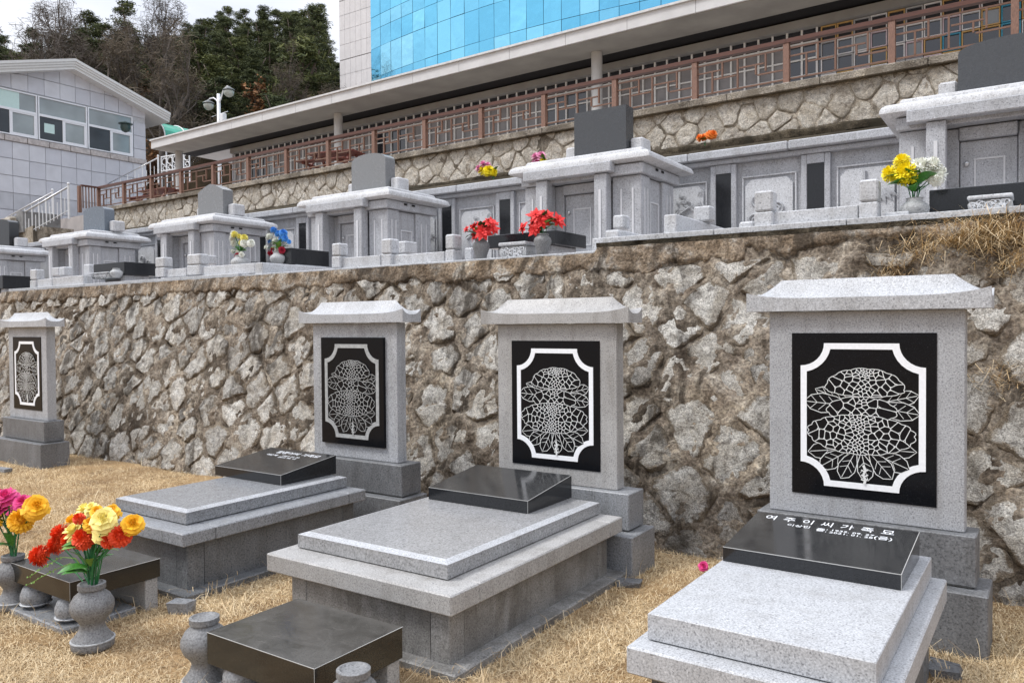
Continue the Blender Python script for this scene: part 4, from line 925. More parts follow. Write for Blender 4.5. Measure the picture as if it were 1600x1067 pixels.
    return q
def frame_art():
    q = MB(); W_, H_ = PWd, BH - PTp - PBt; x0, x1, z0, z1 = -W_ * .432, W_ * .432, -H_ * .438, H_ * .438; r_ = .115; n = 8
    def outline(ins, rad):
        P = []
        for (cx, cz, a0) in ((x0, z0, 90), (x1, z0, 180), (x1, z1, 270), (x0, z1, 0)):
            seg = []
            for k in range(n + 1):
                a = R(a0 - 90 * k / n) if True else 0; px_, pz_ = cx + rad * math.cos(a), cz + rad * math.sin(a); seg.append((min(max(px_, x0 + ins), x1 - ins), min(max(pz_, z0 + ins), z1 - ins)))
            P += seg
        return P
    A = outline(0, r_); B_ = outline(.030, r_ + .033); m = len(A); y0, y1 = -.0035, .0
    v = [(a, y0, b_) for a, b_ in A] + [(a, y0, b_) for a, b_ in B_] + [(a, y1, b_) for a, b_ in A] + [(a, y1, b_) for a, b_ in B_]
    f = []
    for i in range(m):
        j = (i + 1) % m; f += [(i, j, m + j, m + i), (i, j, 2 * m + j, 2 * m + i), (m + i, m + j, 3 * m + j, 3 * m + i)]
    q.add(v, f); return q
CAPM = cap_mesh().mesh('stele_cap', G_LIGHT, smooth=38)
ART = {}
def stele(loc, rz, label, mb, mc, mp, white, px1, qx, proud=0.0, ped=(-.11, .105, -.229), q_=(-.18, .128)):
    t = empty('stele', loc, label, 'stele', rz=rz, group='granite stelae in front of the retaining wall')
    MB().box(-BW / 2, BW / 2, -BD / 2, BD / 2, 0, BH, c=.004).build('body', mb, t)
    o = put('cap', CAPM.copy(), t); o.data.materials[0] = mc; o.location = (0, 0, BH)
    pz0, pz1 = PBt, BH - PTp; yf = -BD / 2
    pl = MB().box(-PWd / 2, PWd / 2, yf - .006 - proud, yf + .01, pz0, pz1, c=.002).build('plaque', BLACK_P, t)
    if white not in ART: ART[white] = (frame_art().mesh('frame_band', WHITE_LINE if white else GREY_LINE), flower_art().mesh('engraving', [BLACK_P, WHITE_THIN if white else GREY_THIN], fix=False))
    for nm, me in zip(('frame_band', 'flower_engraving'), ART[white]): put(nm, me, pl).location = (0, yf - .0062 - proud, (pz0 + pz1) / 2)
    MB().box(-px1, px1, ped[0], ped[1], ped[2], -.0015, c=.005).build('pedestal', mp, t)
    MB().box(-px1 + .02, px1 - .02, ped[0] + .02, ped[1] - .02, ped[2] - .008, ped[2] - .0005).build('mortar_joint', plain('joint_mortar', (.42, .41, .38), .9) if 'joint_mortar' not in bpy.data.materials else bpy.data.materials['joint_mortar'], t)
    MB().box(-qx, qx, q_[0], q_[1], -loc[2] - .03, ped[2] - .0085, c=.005).build('pedestal', mp, t)
    return t
stele((-9.566, 4.39, .493), -.009, 'farthest stele, at the left edge, with white-framed flower plaque', G_STELE, G_LIGHT, G_PED, True, .493, .56)
stele((-4.384, 4.384, .494), -.001, 'stele with a thick grey-framed black plaque, behind the left of the two written wedges', G_STELE, G_LIGHT, G_PED, False, .540, .58, .018)
stele((-2.629, 4.458, .473), 0, 'warm grey stele with white-framed flower plaque behind the unlettered black wedge', G_WARM, G_WARM, G_MIDC, True, .557, .624, ped=(-.11, .107, -.226), q_=(-.209, .124))
stele((-.733, 4.245, .523), -.013, 'nearest and largest looking stele with white-framed flower plaque at the right', G_STELE, G_LIGHT, G_PED, True, .50, .552, ped=(-.101, .101, -.237))

# ---- grave slabs
def cut_bar(t, name, x0, x1, y0, y1, z0, z1, m, c, cuts):
    ys = [y0] + cuts + [y1]
    for a, b_ in zip(ys[:-1], ys[1:]): MB().box(x0, x1, a + (.0012 if a != y0 else 0), b_ - (.0012 if b_ != y1 else 0), z0, z1, c=c).build(name, m, t)
def slab_top(x0, x1, y0, y1, z0, z1, m, t, inset=.03, ch=.012):
    q = MB(); loft(q, x0, x1, y0, y1, [(.003, z0), (0, z0 + .003), (0, z1 - ch), (inset, z1)]); q.m[8:12] = [1] * 4; return q.build('top_slab', [m, G_LIGHT if m is not G_POLC else G_STELE], t)
def grave(sl, rz, label, A, B_, C, mt, mm, mb, inset=.04, ch=.012, plinth=True, grp='granite grave slabs'):
    cx = (C[0] + C[1]) / 2; cyy = (C[2] + C[3]) / 2; rm = Matrix.Rotation(rz, 4, 'Z'); loc = Vector(sl) + rm @ Vector((cx, cyy, 0)); loc.z = 0
    t = empty('grave', loc, label, 'grave', rz=rz, group=grp); s = sl[2]
    A, B_, C = [(b_[0] - cx, b_[1] - cx, b_[2] - cyy, b_[3] - cyy, b_[4] + s, b_[5] + s) for b_ in (A, B_, C)]
    slab_top(A[0], A[1], A[2], A[3], A[4] + .003, A[5], mt, t, inset, ch)
    MB().box(A[0] + .03, A[1] - .03, A[2] + .03, A[3] - .03, A[4] - .004, A[4] + .004).build('bedding', DARKV, t)
    cut_bar(t, 'ledger_slab', B_[0], B_[1], B_[2], B_[3], B_[4], B_[5] - .001, mm, .006, [B_[2] + .21, B_[3] - .16])
    # chest: corner blocks and recessed side panels
    x0, x1, y0, y1, z0, z1 = C; z1 = B_[4] - .002; k = .11
    for xa, xb in ((x0, x0 + k), (x1 - k, x1)):
        for ya, yb in ((y0, y0 + k), (y1 - k, y1)): MB().box(xa, xb, ya, yb, -.03, z1, c=.005).build('corner_block', mb, t)
    MB().box(x0 + k + .002, x1 - k - .002, y0 + .003, y0 + .08, -.03, z1).build('chest_panel', mb, t)
    MB().box(x0 + .003, x0 + .08, y0 + k + .002, y1 - k - .002, -.03, z1).build('chest_panel', mb, t); MB().box(x1 - .08, x1 - .004, y0 + k + .002, y1 - k - .002, -.03, z1).build('chest_panel', mb, t)
    if plinth:
        q = MB(); rr = random.Random(int(s * 1000))
        q.box(x0 - .05, x1 + .085, y0 - .07, y1 + .12, -.05, .028, c=.006); q.build('plinth', mb, t)
    return t
grave((-2.629, 4.458, .473), 0, 'grave in the middle with warm grey stone chest and wide overhanging ledger', (-.566, .424, -1.71, -.237, -.114, -.031), (-.632, .563, -1.861, -.213, -.205, -.114), (-.515, .505, -1.80, -.30, -.473, -.205), G_POL, G_WARM, G_MID)
grave((-.733, 4.245, .523), -.013, 'nearest grave at the lower right with rough pale speckled granite slabs', (-.368, .362, -1.746, -.485, -.114, -.019), (-.411, .416, -1.829, -.445, -.21, -.114), (-.35, .355, -1.76, -.50, -.523, -.21), G_LIGHT, G_LIGHT, G_DARK, .003, .003, plinth=False)
grave((-4.384, 4.384, .494), -.001, 'grave left of centre with dark blue grey chest behind the orange bouquet', (-.437, .304, -1.692, -.423, -.126, -.043), (-.60, .465, -1.818, -.40, -.202, -.126), (-.54, .405, -1.755, -.46, -.494, -.202), G_POLC, G_MIDC, G_DARK)

# ---- inscribed wedges
def text_mesh(body, size, m, wscale=1.0):
    c = bpy.data.curves.new('t', 'FONT'); c.body = body; c.size = size; c.offset = -size * .003; c.extrude = .0005; c.resolution_u = 2
    o = bpy.data.objects.new('t', c); COL.objects.link(o); bpy.context.view_layer.update()
    me = bpy.data.meshes.new_from_object(o.evaluated_get(bpy.context.evaluated_depsgraph_get())); bpy.data.objects.remove(o); me.materials.clear(); me.materials.append(m); me.name = 'lettering'
    for v in me.vertices: v.co.x *= wscale
    return me
EDGE = plain('pale_arris', (.45, .45, .44), .5)
def wedge(sl, rz, x0, x1, y0, y1, z0, zf, zb, label, lines=()):
    rm = Matrix.Rotation(rz, 4, 'Z'); loc = Vector(sl) + rm @ Vector(((x0 + x1) / 2, (y0 + y1) / 2, z0 + .001)); t = empty('wedge_stone', loc, label, 'memorial stone', rz=rz, group='sloping black stones on the graves')
    hw, hd = (x1 - x0) / 2, (y1 - y0) / 2; f, b_ = zf - z0, zb - z0
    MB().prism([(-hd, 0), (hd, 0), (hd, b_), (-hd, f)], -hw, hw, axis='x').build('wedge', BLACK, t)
    q = MB(); e = .0016
    q.tube([(-hw, -hd, f), (hw, -hd, f)], e, 4); q.tube([(hw, -hd, f), (hw, hd, b_)], e, 4); q.tube([(hw, -hd, 0), (hw, -hd, f)], e * .7, 4); q.build('polished_arris', EDGE, t)
    ang = math.atan2(b_ - f, 2 * hd)
    for (txt, size, u, v, ws) in lines:      # u, v on the sloping face, from the front left corner
        if size > .05:      # the large row: every syllable a piece of its own
            uu = u
            for ch in txt:
                if ch == ' ': uu += .026; continue
                me = text_mesh(ch, size, WHITE_LINE, ws); o = put('carved_letter', me, t)
                o.matrix_local = Matrix.Translation((-hw + uu, -hd + v * math.cos(ang), f + v * math.sin(ang))) @ Matrix.Rotation(ang, 4, 'X') @ Matrix.Translation((0, 0, .0008)); uu += size * .90 * ws
            continue
        me = text_mesh(txt, size, WHITE_LINE, ws); o = put('lettering', me, t); o['kind'] = 'stuff'
        o.matrix_local = Matrix.Translation((-hw + u, -hd + v * math.cos(ang), f + v * math.sin(ang))) @ Matrix.Rotation(ang, 4, 'X') @ Matrix.Translation((0, 0, .0008))
    return t
wedge((-2.629, 4.458, .473), 0, -.488, .237, -.75, -.25, -.031, .041, .106, 'plain black wedge without writing on the middle grave')
wedge((-.733, 4.245, .523), -.013, -.359, .323, -1.019, -.54, -.019, .040, .093, 'black wedge on the nearest grave with one large row of white Korean writing',
      [('여 주 이 씨 가 족 묘', .062, .050, .405, 1.0), ('이상빈', .030, .165, .352, 1.25), ('졸', .040, .292, .338, 1.1), (': 1932. 09. 27', .026, .333, .358, 1.35), (': 2021. 01. 28', .026, .333, .330, 1.35), ('(음)', .044, .525, .336, 1.1)])
wedge((-4.384, 4.384, .494), -.001, -.524, .185, -.911, -.415, -.043, .024, .090, 'black wedge with rows of white Korean writing on the grave left of centre',
      [('함종어씨 가족묘', .058, .17, .400, 1.18), ('어순백', .036, .14, .335, 1.2), ('1957. 12. 23', .030, .30, .345, 1.25), ('2013. 06. 12', .030, .30, .312, 1.25)])

# ---- low altars, round stones, vases, bouquets
def low_altar(x0, x1, y0, y1, z0, z1, label, leg=True):
    t = empty('altar_table', ((x0 + x1) / 2, (y0 + y1) / 2, 0), label, 'altar', group='polished black altar tables'); X, Y = (x0 + x1) / 2, (y0 + y1) / 2
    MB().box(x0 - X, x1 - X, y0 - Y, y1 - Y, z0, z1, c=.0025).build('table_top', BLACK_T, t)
    e = .0014; q = MB(); q.tube([(x0 - X, y0 - Y, z1 - .001), (x1 - X, y0 - Y, z1 - .001), (x1 - X, y1 - Y, z1 - .001)], e, 4); q.tube([(x1 - X, y0 - Y, z0), (x1 - X, y0 - Y, z1)], e * .6, 4); q.build('polished_arris', EDGE, t)
    MB().box(-.22, x1 - X - .006, y1 - Y - .085, y1 - Y - .012, -.02, z0 - .001, c=.004).build('rear_support', G_WARM, t)
    MB().box(x0 - X + .03, x1 - X - .03, y0 - Y - .02, y1 - Y - .12, -.03, .022, c=.006).build('foot_plate', G_MIDC, t)
    for dx in (.13, (x1 - x0) - .13):
        q = MB(); q.lathe([(.04, .0), (.066, .018), (.076, .05), (.074, .075), (.06, .11), (.035, z0 - .024)], 24)
        s = q.build('round_foot', G_MIDC, t, smooth=40); s.location = (x0 - X + dx, y0 - Y + .07, .0225)
        for zz, rr_ in ((.088, .0735), (.045, .077)):
            q = MB(); q.lathe([(rr_ - .002, -.003), (rr_ + .0015, 0), (rr_ - .002, .003)], 24); r_ = q.build('band', G_KERB, s, smooth=True); r_.location = (0, 0, zz - .022)
    return t
low_altar(-4.59, -3.965, 1.975, 2.455, .157, .256, 'low black altar at the left behind the orange and yellow bouquet')
low_altar(-2.835, -2.195, 1.955, 2.435, .125, .256, 'low black altar in the foreground in front of the middle grave')
vase('tall', (-3.716, 1.952, 0), 1.0, G_VASE, 'grey waisted stone vase holding the orange and yellow bouquet in the foreground')
vase('tall', (-4.62, 2.005, 0), .93, G_VASE, 'grey waisted stone vase at the left edge holding magenta flowers')
vase('tall', (-2.93, 2.01, -.02), 1.0, G_VASE, 'empty grey stone vase left of the foreground black altar')
vase('tall', (-2.03, 1.99, -.02), 1.0, G_VASE, 'empty grey stone vase at the bottom edge, right of the foreground black altar')
A_, C_, O_, M_, Yw = P_AMB, P_CRM, P_ORA, P_PNK, P_YEL
bq = hz([(490, 165, 105, 'rose', C_), (545, 150, 80, 'rose', C_), (455, 228, 100, 'rose', A_), (565, 195, 62, 'pompom', O_), (655, 178, 92, 'rose', A_), (728, 198, 125, 'rose', C_), (605, 232, 88, 'rose', A_), (515, 278, 115, 'rose', C_), (668, 290, 115, 'rose', C_), (798, 250, 110, 'rose', A_), (410, 305, 112, 'pompom', O_), (355, 375, 100, 'pompom', O_), (315, 430, 112, 'pompom', O_), (585, 325, 112, 'pompom', O_), (765, 320, 112, 'pompom', O_), (655, 240, 80, 'pompom', O_), (470, 345, 90, 'pompom', O_), (690, 350, 80, 'pompom', O_), (620, 160, 70, 'rose', A_)], 1.952, 0, 760, 4.103)
sp = [[aty(560 / 4.103, 760 + 560 / 4.103, 1.95), aty(118, 872, 1.93), aty(95, 870, 1.9), aty(42, 903, 1.86)], [aty(560 / 4.103, 760 + 560 / 4.103, 1.95), aty(110, 880, 1.93), aty(85, 890, 1.9), aty(40, 915, 1.86)]]
bouquet((-3.716, 1.952, .285), 'bouquet of orange red pompons and yellow roses in the foreground vase', bq, 22, .105, LEAFM, 2, [(sp[0], LEAFB), (sp[1], LEAFB)], depth=.05)
bq = hz([(75, 60, 105, 'rose', M_), (20, 92, 85, 'rose', M_), (25, 145, 85, 'rose', M_), (78, 168, 108, 'rose', M_), (130, 105, 92, 'rose', M_), (205, 135, 125, 'rose', A_), (265, 122, 105, 'rose', A_), (150, 218, 122, 'pompom', A_), (30, 235, 95, 'pompom', A_), (-40, 150, 110, 'rose', A_), (-60, 80, 110, 'rose', M_)], 2.005, 0, 760, 4.103)
bouquet((-4.62, 2.005, .26), 'bouquet of magenta and golden yellow flowers at the left edge', bq, 16, .11, LEAFM, 3, depth=.05)
# upper tier
def up_vase(kind, u, v, y, wpx, m, label, full=.1):
    p = aty(u, v, y); s = wpx / FPX * (p - CO).dot(FW) / (2 * {'urn': .09, 'bowl': .118, 'tall': .097}[kind]); return vase(kind, p, s, m, label), p, s
_, p1, s1 = up_vase('urn', 752, 407, 6.0, 27, G_VASE, 'dark grey stone urn holding red poinsettias, left of the carved incense box')
_, p2, s2 = up_vase('urn', 848, 400, 6.0, 28, G_VASE, 'dark grey stone urn holding red poinsettias, in front of the black altar end')
_, p3, s3 = up_vase('bowl', 1429, 343, 6.0, 43, G_VASEL, 'pale grey round stone vase holding yellow and white chrysanthemums')
_, p4, s4 = up_vase('bowl', 376, 422, 6.0, 30, G_VASEL, 'pale stone vase holding the yellow and white bouquet')
_, p5, s5 = up_vase('bowl', 436, 415, 6.3, 28, G_VASEL, 'pale stone vase holding the blue and white bouquet')
up_vase('bowl', 182, 434, 6.0, 19, G_VASEL, 'small empty white stone vase in front of the long low black altar')
_, p6, s6 = up_vase('bowl', 397, 425, 6.45, 20, BLACK, 'small polished black vase between the two mixed bouquets')
RD = P_RED
bouquet(p1 + Vector((0, 0, .21 * s1)), 'red poinsettia bouquet above the left dark urn', hz([(490, 320, 90, 'star', RD), (560, 300, 95, 'star', RD), (620, 290, 95, 'star', RD), (520, 370, 100, 'star', RD), (600, 360, 100, 'star', RD), (500, 400, 80, 'star', RD), (650, 330, 70, 'star', RD), (640, 285, 60, 'star', RD), (455, 340, 50, 'star', RD)], 6.0, 640, 290, 5), 8, .16, LEAFD, 5, depth=.06)
bouquet(p2 + Vector((0, 0, .21 * s2)), 'red poinsettia bouquet above the right dark urn', hz([(950, 260, 90, 'star', RD), (1020, 235, 100, 'star', RD), (1090, 240, 95, 'star', RD), (1150, 265, 90, 'star', RD), (900, 330, 80, 'star', RD), (985, 320, 100, 'star', RD), (1000, 350, 80, 'star', RD), (1060, 280, 90, 'star', RD), (930, 300, 80, 'star', RD)], 6.0, 640, 290, 5), 9, .17, LEAFD, 6, depth=.07)
bouquet(p3 + Vector((0, 0, .17 * s3)), 'bouquet of three yellow and white chrysanthemum pompons by the large black altar', hz([(220, 100, 150, 'pompom', Yw), (90, 235, 165, 'pompom', Yw), (270, 245, 215, 'pompom', Yw), (420, 170, 190, 'pompom', P_WHT), (540, 140, 170, 'pompom', P_WHT), (570, 240, 220, 'pompom', P_WHT), (600, 300, 120, 'pompom', P_WHT)], 6.0, 1380, 240, 7.27), 16, .17, LEAFM, 7, depth=.04)
W_, Y_, B_ = P_WHT, petal('petal_pale_yellow', (.80, .74, .20), (.7, .6, .1)), P_BLU
bouquet(p4 + Vector((0, 0, .17 * s4)), 'bouquet of white and pale yellow balls with crimson blooms, left of the blue bouquet', hz([(380, 280, 100, 'pompom', W_), (440, 290, 95, 'pompom', Y_), (360, 350, 105, 'pompom', W_), (370, 430, 115, 'pompom', W_), (575, 345, 100, 'pompom', Y_), (510, 420, 100, 'pompom', Y_), (590, 435, 110, 'pompom', W_), (670, 430, 105, 'pompom', W_), (490, 320, 70, 'pompom', Y_), (400, 680, 110, 'rose', P_DRD), (480, 640, 80, 'rose', P_DRD), (350, 560, 70, 'rose', W_), (470, 580, 70, 'rose', W_), (550, 620, 75, 'rose', W_)], 6.0, 330, 340, 10.667), 16, .10, LEAFM, 9, depth=.04)
bouquet(p5 + Vector((0, 0, .17 * s5)), 'bouquet of blue and white balls with crimson blooms by the black altar', hz([(1035, 210, 95, 'pompom', B_), (1090, 270, 100, 'pompom', B_), (1200, 265, 115, 'pompom', B_), (1140, 345, 100, 'pompom', B_), (1240, 350, 90, 'pompom', B_), (960, 325, 110, 'pompom', W_), (1030, 410, 115, 'pompom', W_), (960, 500, 75, 'rose', W_), (1000, 590, 110, 'rose', P_DRD), (1030, 520, 75, 'rose', P_DRD), (1210, 545, 95, 'rose', P_DRD), (1120, 570, 90, 'rose', W_), (940, 390, 60, 'rose', B_), (1290, 400, 60, 'rose', B_)], 6.3, 330, 340, 10.667), 14, .10, LEAFM, 10, depth=.04)
# flowers lying on the ledge under the upper wall, and one head fallen in the grass
def ledge_flowers(items, label, seed, sc, x0, y0, y=13.45):
    hd = hz(items, y, x0, y0, sc); base = min((h[0] for h in hd), key=lambda p: p.z).copy(); base.z -= .10; bouquet(base, label, hd, 5, .16, LEAFM, seed, depth=.03)
ledge_flowers([(1040, 730, 60, 'rose', P_LPK), (1010, 765, 55, 'rose', P_LPK), (1075, 735, 50, 'rose', P_LPK), (1040, 780, 70, 'rose', Yw), (1090, 780, 75, 'rose', Yw), (1130, 795, 55, 'rose', Yw), (1065, 800, 50, 'rose', C_)], 'pink and yellow flowers lying on the ledge under the upper wall', 12, 5.333, 560, 120)
ledge_flowers([(1480, 670, 70, 'rose', P_LPK), (1525, 660, 70, 'rose', P_LPK), (1470, 710, 60, 'rose', P_LPK), (1510, 700, 60, 'rose', M_), (1545, 700, 45, 'rose', Yw)], 'pink flowers on the ledge beside the dark headstone', 13, 5.333, 560, 120)
ledge_flowers([(1355, 830, 55, 'rose', P_OR2), (1390, 825, 55, 'rose', P_OR2), (1440, 805, 65, 'rose', P_OR2), (1465, 800, 60, 'rose', P_OR2)], 'two orange blooms on the ledge above the relief wall', 14, 5.333, 840, 60)
o = put('fallen_flower', head_mesh('rose', P_PNK)); tag(o, 'single magenta artificial flower head lying in the dry grass beside the nearest grave', 'flower head')
o.matrix_basis = Matrix.Translation(atz(1099, 884, .045)) @ Vector((.3, -.7, .5)).to_track_quat('Z', 'Y').to_matrix().to_4x4() @ Matrix.Scale(.028, 4)

def incense(u0, u1, v0, v1, y, label):
    a = aty(u0, v0, y); c = aty(u1, v1, y); hw, dp, h = (c.x - a.x) / 2, .24, a.z - c.z
    t = empty('incense_box', ((a.x + c.x) / 2, y, c.z), label, 'incense box', group='carved granite incense boxes')
    q = MB(); loft(q, -hw * .95, hw * .95, .01, dp, [(.03, 0), (.018, h * .08), (0, h * .35), (-.004, h * .6), (.012, h * .8)]); bd = q.build('box_body', G_VASEL, t, smooth=35)
    MB().box(-hw, hw, -.01, dp + .02, h * .82, h, c=.008).build('rim', G_KERB, t)
    rr = random.Random(3); q = MB()
    for k in range(26):
        x, z = rr.uniform(-hw * .8, hw * .8), rr.uniform(h * .18, h * .66); r_ = rr.uniform(.012, .022); q.tube([(x + r_ * math.cos(b_ * .9), .004, z + r_ * math.sin(b_ * .9)) for b_ in range(6)], .005, 4, cap=False)
    q.build('carving', RELM, bd, smooth=True)
incense(779, 822, 380, 407, 5.95, 'carved grey incense box between the two urns of red poinsettias')
incense(1511, 1583, 307, 335, 5.95, 'carved grey incense box at the right in front of the large black altar')
incense(140, 170, 427, 434, 5.95, 'low pale incense box beside the small empty white vase')
# loose stones
def chunk(p, sx, sy, sz, rz, m, label):
    q = MB(); rr = random.Random(int(p.x * 100)); v = [(x * sx / 2 * rr.uniform(.7, 1), y * sy / 2 * rr.uniform(.7, 1), z * sz * rr.uniform(.8, 1)) for x in (-1, 1) for y in (-1, 1) for z in (-.3, 1)]
    q.add(v, [(0, 1, 3, 2), (4, 6, 7, 5), (0, 4, 5, 1), (2, 3, 7, 6), (0, 2, 6, 4), (1, 5, 7, 3)]); o = q.build('loose_stone', m); tag(o, label, 'stone'); o.matrix_basis = Matrix.Translation(p) @ Matrix.Rotation(rz, 4, 'Z')
chunk(Vector((-3.80, 2.47, 0)), .13, .10, .05, .4, G_MIDC, 'broken blue grey stone piece beside the left altar support')
chunk(atz(1478, 1050, 0), .14, .16, .03, .1, G_PED, 'flat grey stone piece in the grass right of the nearest grave'); chunk(atz(5, 735, 0), .25, .1, .03, .1, G_MIDC, 'flat stone slab in the grass by the farthest stele'); chunk(atz(985, 913, 0), .16, .10, .03, .3, G_PED, 'flat stone at the corner of the middle grave plinth')

# ================================================================ house on the left (gable towards us), stairs, lamp
HX = -36.0
def atxr(u, v): return atx(u, v, HX)
hs = empty('gable_house', (HX, 18.3, 5.6), 'pale stone clad house with low gable roof and band of white windows', 'building'); HO = Vector((HX, 18.3, 5.6))
def hbx(name, x0, x1, y0, y1, z0, z1, m, c=0, p=None): return MB().box(x0 - HO.x, x1 - HO.x, y0 - HO.y, y1 - HO.y, z0 - HO.z, z1 - HO.z, c=c).build(name, m, p or hs)
YL, YR, YM, ZRDG, ZEV = 14.7, 21.9, 18.3, 13.05, 11.95
MB().prism([(YL - HO.y, 2.0 - HO.z), (YR - HO.y, 2.0 - HO.z), (YR - HO.y, ZEV - HO.z - .05), (YM - HO.y, ZRDG - HO.z - .05), (YL - HO.y, ZEV - HO.z - .05)], -12, -.05, axis='x').build('wall', plain('wall_joint', (.47, .48, .50)), hs)
def slope(y): return ZRDG - abs(y - YM) / (YR - YM) * (ZRDG - ZEV)
TW, THh = .665, .72
ys = [YR - TW * k for k in range(12)]; wz0, wz1 = 9.73, 11.62
TILES = [CLADB, plain('stone_cladding_light', (.54, .55, .59), .6, var=.08, scale=2.2), plain('stone_cladding_grey', (.43, .44, .475), .6, var=.1, scale=2.2)]
rr = random.Random(6)
def tile(ya, yb, za, zb, row):
    if yb - ya < .05: return
    pts = [(ya, za), (yb, za), (yb, min(zb, slope(yb) - .02)), (ya, min(zb, slope(ya) - .02))]
    if ya < YM < yb and zb > ZRDG - .3: pts.insert(3, (YM, min(zb, ZRDG - .02)))
    if pts[2][1] - za < .06 and pts[-1][1] - za < .06: return
    m = TILES[2] if row == 3 else TILES[rr.choice((0, 0, 1))]
    MB().prism([(a - HO.y, max(b_, za + .01) - HO.z) for a, b_ in pts], -.048, 0, axis='x').build('tile', m, hs)
zr = 9.45
for row in range(9):
    z1 = zr - row * THh; z0 = z1 - THh
    for k in range(len(ys) - 1): tile(max(YL, ys[k + 1]) + .008, ys[k] - .008, z0 + .008, z1 - .008, row)
for k in range(len(ys) - 1):
    for j in range(2): tile(max(YL, ys[k + 1]) + .008, ys[k] - .008, wz1 + .05 + j * .70 + .008, wz1 + .05 + (j + 1) * .70 - .008, 8)
for j in range(3): tile(21.30, YR - .008, wz0 + j * .63 - .2, wz0 + (j + 1) * .63 - .215, 9)
yy = YL
while yy < YR: hbx('sill_stone', HX - .05, HX + .06, yy + .01, min(yy + .9, YR) - .01, 9.46, 9.70, SILL, .02); yy += .9
my = [14.75, 16.94, 19.08, 21.24]
for i in range(3):
    a, c = my[i] + .02, my[i + 1] - .02; t = .05; X0, X1 = HX - .04, HX + .05
    fr = MB()
    for (ya, yb, za, zb) in ((a, a + t, wz0, wz1), (c - t, c, wz0, wz1), (a + t, c - t, wz1 - t, wz1), (a + t, c - t, wz0, wz0 + t), (a + t, c - t, 10.76, 10.86)): fr.box(X0 - HO.x, X1 - HO.x, ya - HO.y, yb - HO.y, za - HO.z, zb - HO.z)
    wf = fr.build('window', PVC, hs); mid = (a + c) / 2
    hbx('transom_pane', HX - .02, HX, a + t, c - t, 10.86, wz1 - t, PANE_H, 0, wf)
    hbx('sash_pane', HX - .02, HX + .01, a + t, mid - .03, wz0 + t, 10.76, PANE_HD, 0, wf); hbx('sash_pane', HX - .02, HX - .005, mid + .09, c - t - .08, wz0 + t + .08, 10.70, PANE_H, 0, wf)
    q = MB()
    for (ya, yb, za, zb) in ((mid - .03, mid + .09, wz0 + t, 10.76), (c - t - .08, c - t, wz0 + t, 10.76), (mid + .09, c - t - .08, wz0 + t, wz0 + t + .08), (mid + .09, c - t - .08, 10.70, 10.76)): q.box(HX - .03 - HO.x, HX + .035 - HO.x, ya - HO.y, yb - HO.y, za - HO.z, zb - HO.z)
    q.build('sash', PVC, wf)
    if i == 1: hbx('paper_notice', HX + .011, HX + .016, a + .25, a + .68, 10.1, 10.5, PAPER, 0, wf)
    if i == 0: hbx('pale_blind', HX + .001, HX + .006, a + t, a + 1.45, 10.87, wz1 - t, PAPER, 0, wf)
# roof: two slopes with stepped white fascia
def rakep(off, th): 
    e = .95; sl = (ZRDG - ZEV) / (YR - YM)
    return [(YM - HO.y, ZRDG + off - HO.z), (YR + e - HO.y, ZEV - e * sl + off - HO.z), (YR + e - HO.y, ZEV - e * sl + off - th - HO.z), (YM - HO.y, ZRDG + off - th - HO.z), (YL - e - HO.y, ZEV - e * sl + off - th - HO.z), (YL - e - HO.y, ZEV - e * sl + off - HO.z)]
ROOFW = plain('white_roof_fascia', (.60, .60, .59), .5, var=.05)
for off, th, xf, m in ((.42, .12, .62, ROOFW), (.298, .10, .58, ROOFW), (.196, .10, .54, ROOFW), (.094, .12, .50, ROOFW)):
    MB().prism(rakep(off, th), -13, xf, axis='x').build('roof_layer', m, hs)
lt = MB(); lt.lathe([(.02, .16), (.05, .13), (.30, .05), (.31, .02), (.20, .0), (.22, -.16), (.16, -.30), (.04, -.36)], 16)
o = lt.build('wall_lamp', plain('lamp_green_metal', (.03, .055, .05), .4), None, smooth=40); tag(o, 'round green lantern hanging in front of the right hand house window', 'lamp'); o.location = aty(196, 192, 18.6)
o.location = atx(196, 195, HX + 1.2)
# green arched awning behind the house corner
aw = empty('arched_awning', (-37.2, 23, 11.0), 'green plastic arched awning on white ribs at the house corner', 'awning')
for k in range(7):
    a0, a1 = k * math.pi / 14, (k + 1) * math.pi / 14; P = [(1.1 * math.cos(a), .95 * math.sin(a)) for a in (a0, a1)]; q = MB()
    q.add([(P[0][0], 0, P[0][1]), (P[1][0], 0, P[1][1]), (P[1][0], 2.5, P[1][1]), (P[0][0], 2.5, P[0][1]), (P[0][0] * .98, 0, P[0][1] * .98), (P[1][0] * .98, 0, P[1][1] * .98), (P[1][0] * .98, 2.5, P[1][1] * .98), (P[0][0] * .98, 2.5, P[0][1] * .98)], [(0, 1, 2, 3), (4, 5, 6, 7), (0, 1, 5, 4), (2, 3, 7, 6)]); q.build('sheet', GREENP, aw)
for y in (0, 1.2): q = MB(); q.tube([(1.12 * math.cos(k * math.pi / 16), y - .03, .97 * math.sin(k * math.pi / 16)) for k in range(9)] , .035, 5); q.build('rib', WHITE_METAL, aw, smooth=True)
q = MB(); q.tube([(1.1, -.03, 0), (-.4, -.03, .1)], .035, 5); q.build('rail', WHITE_METAL, aw); q = MB(); q.tube([(1.1, .03, 0), (1.1, .03, -5.5)], .04, 6); q.build('post', WHITE_METAL, aw)

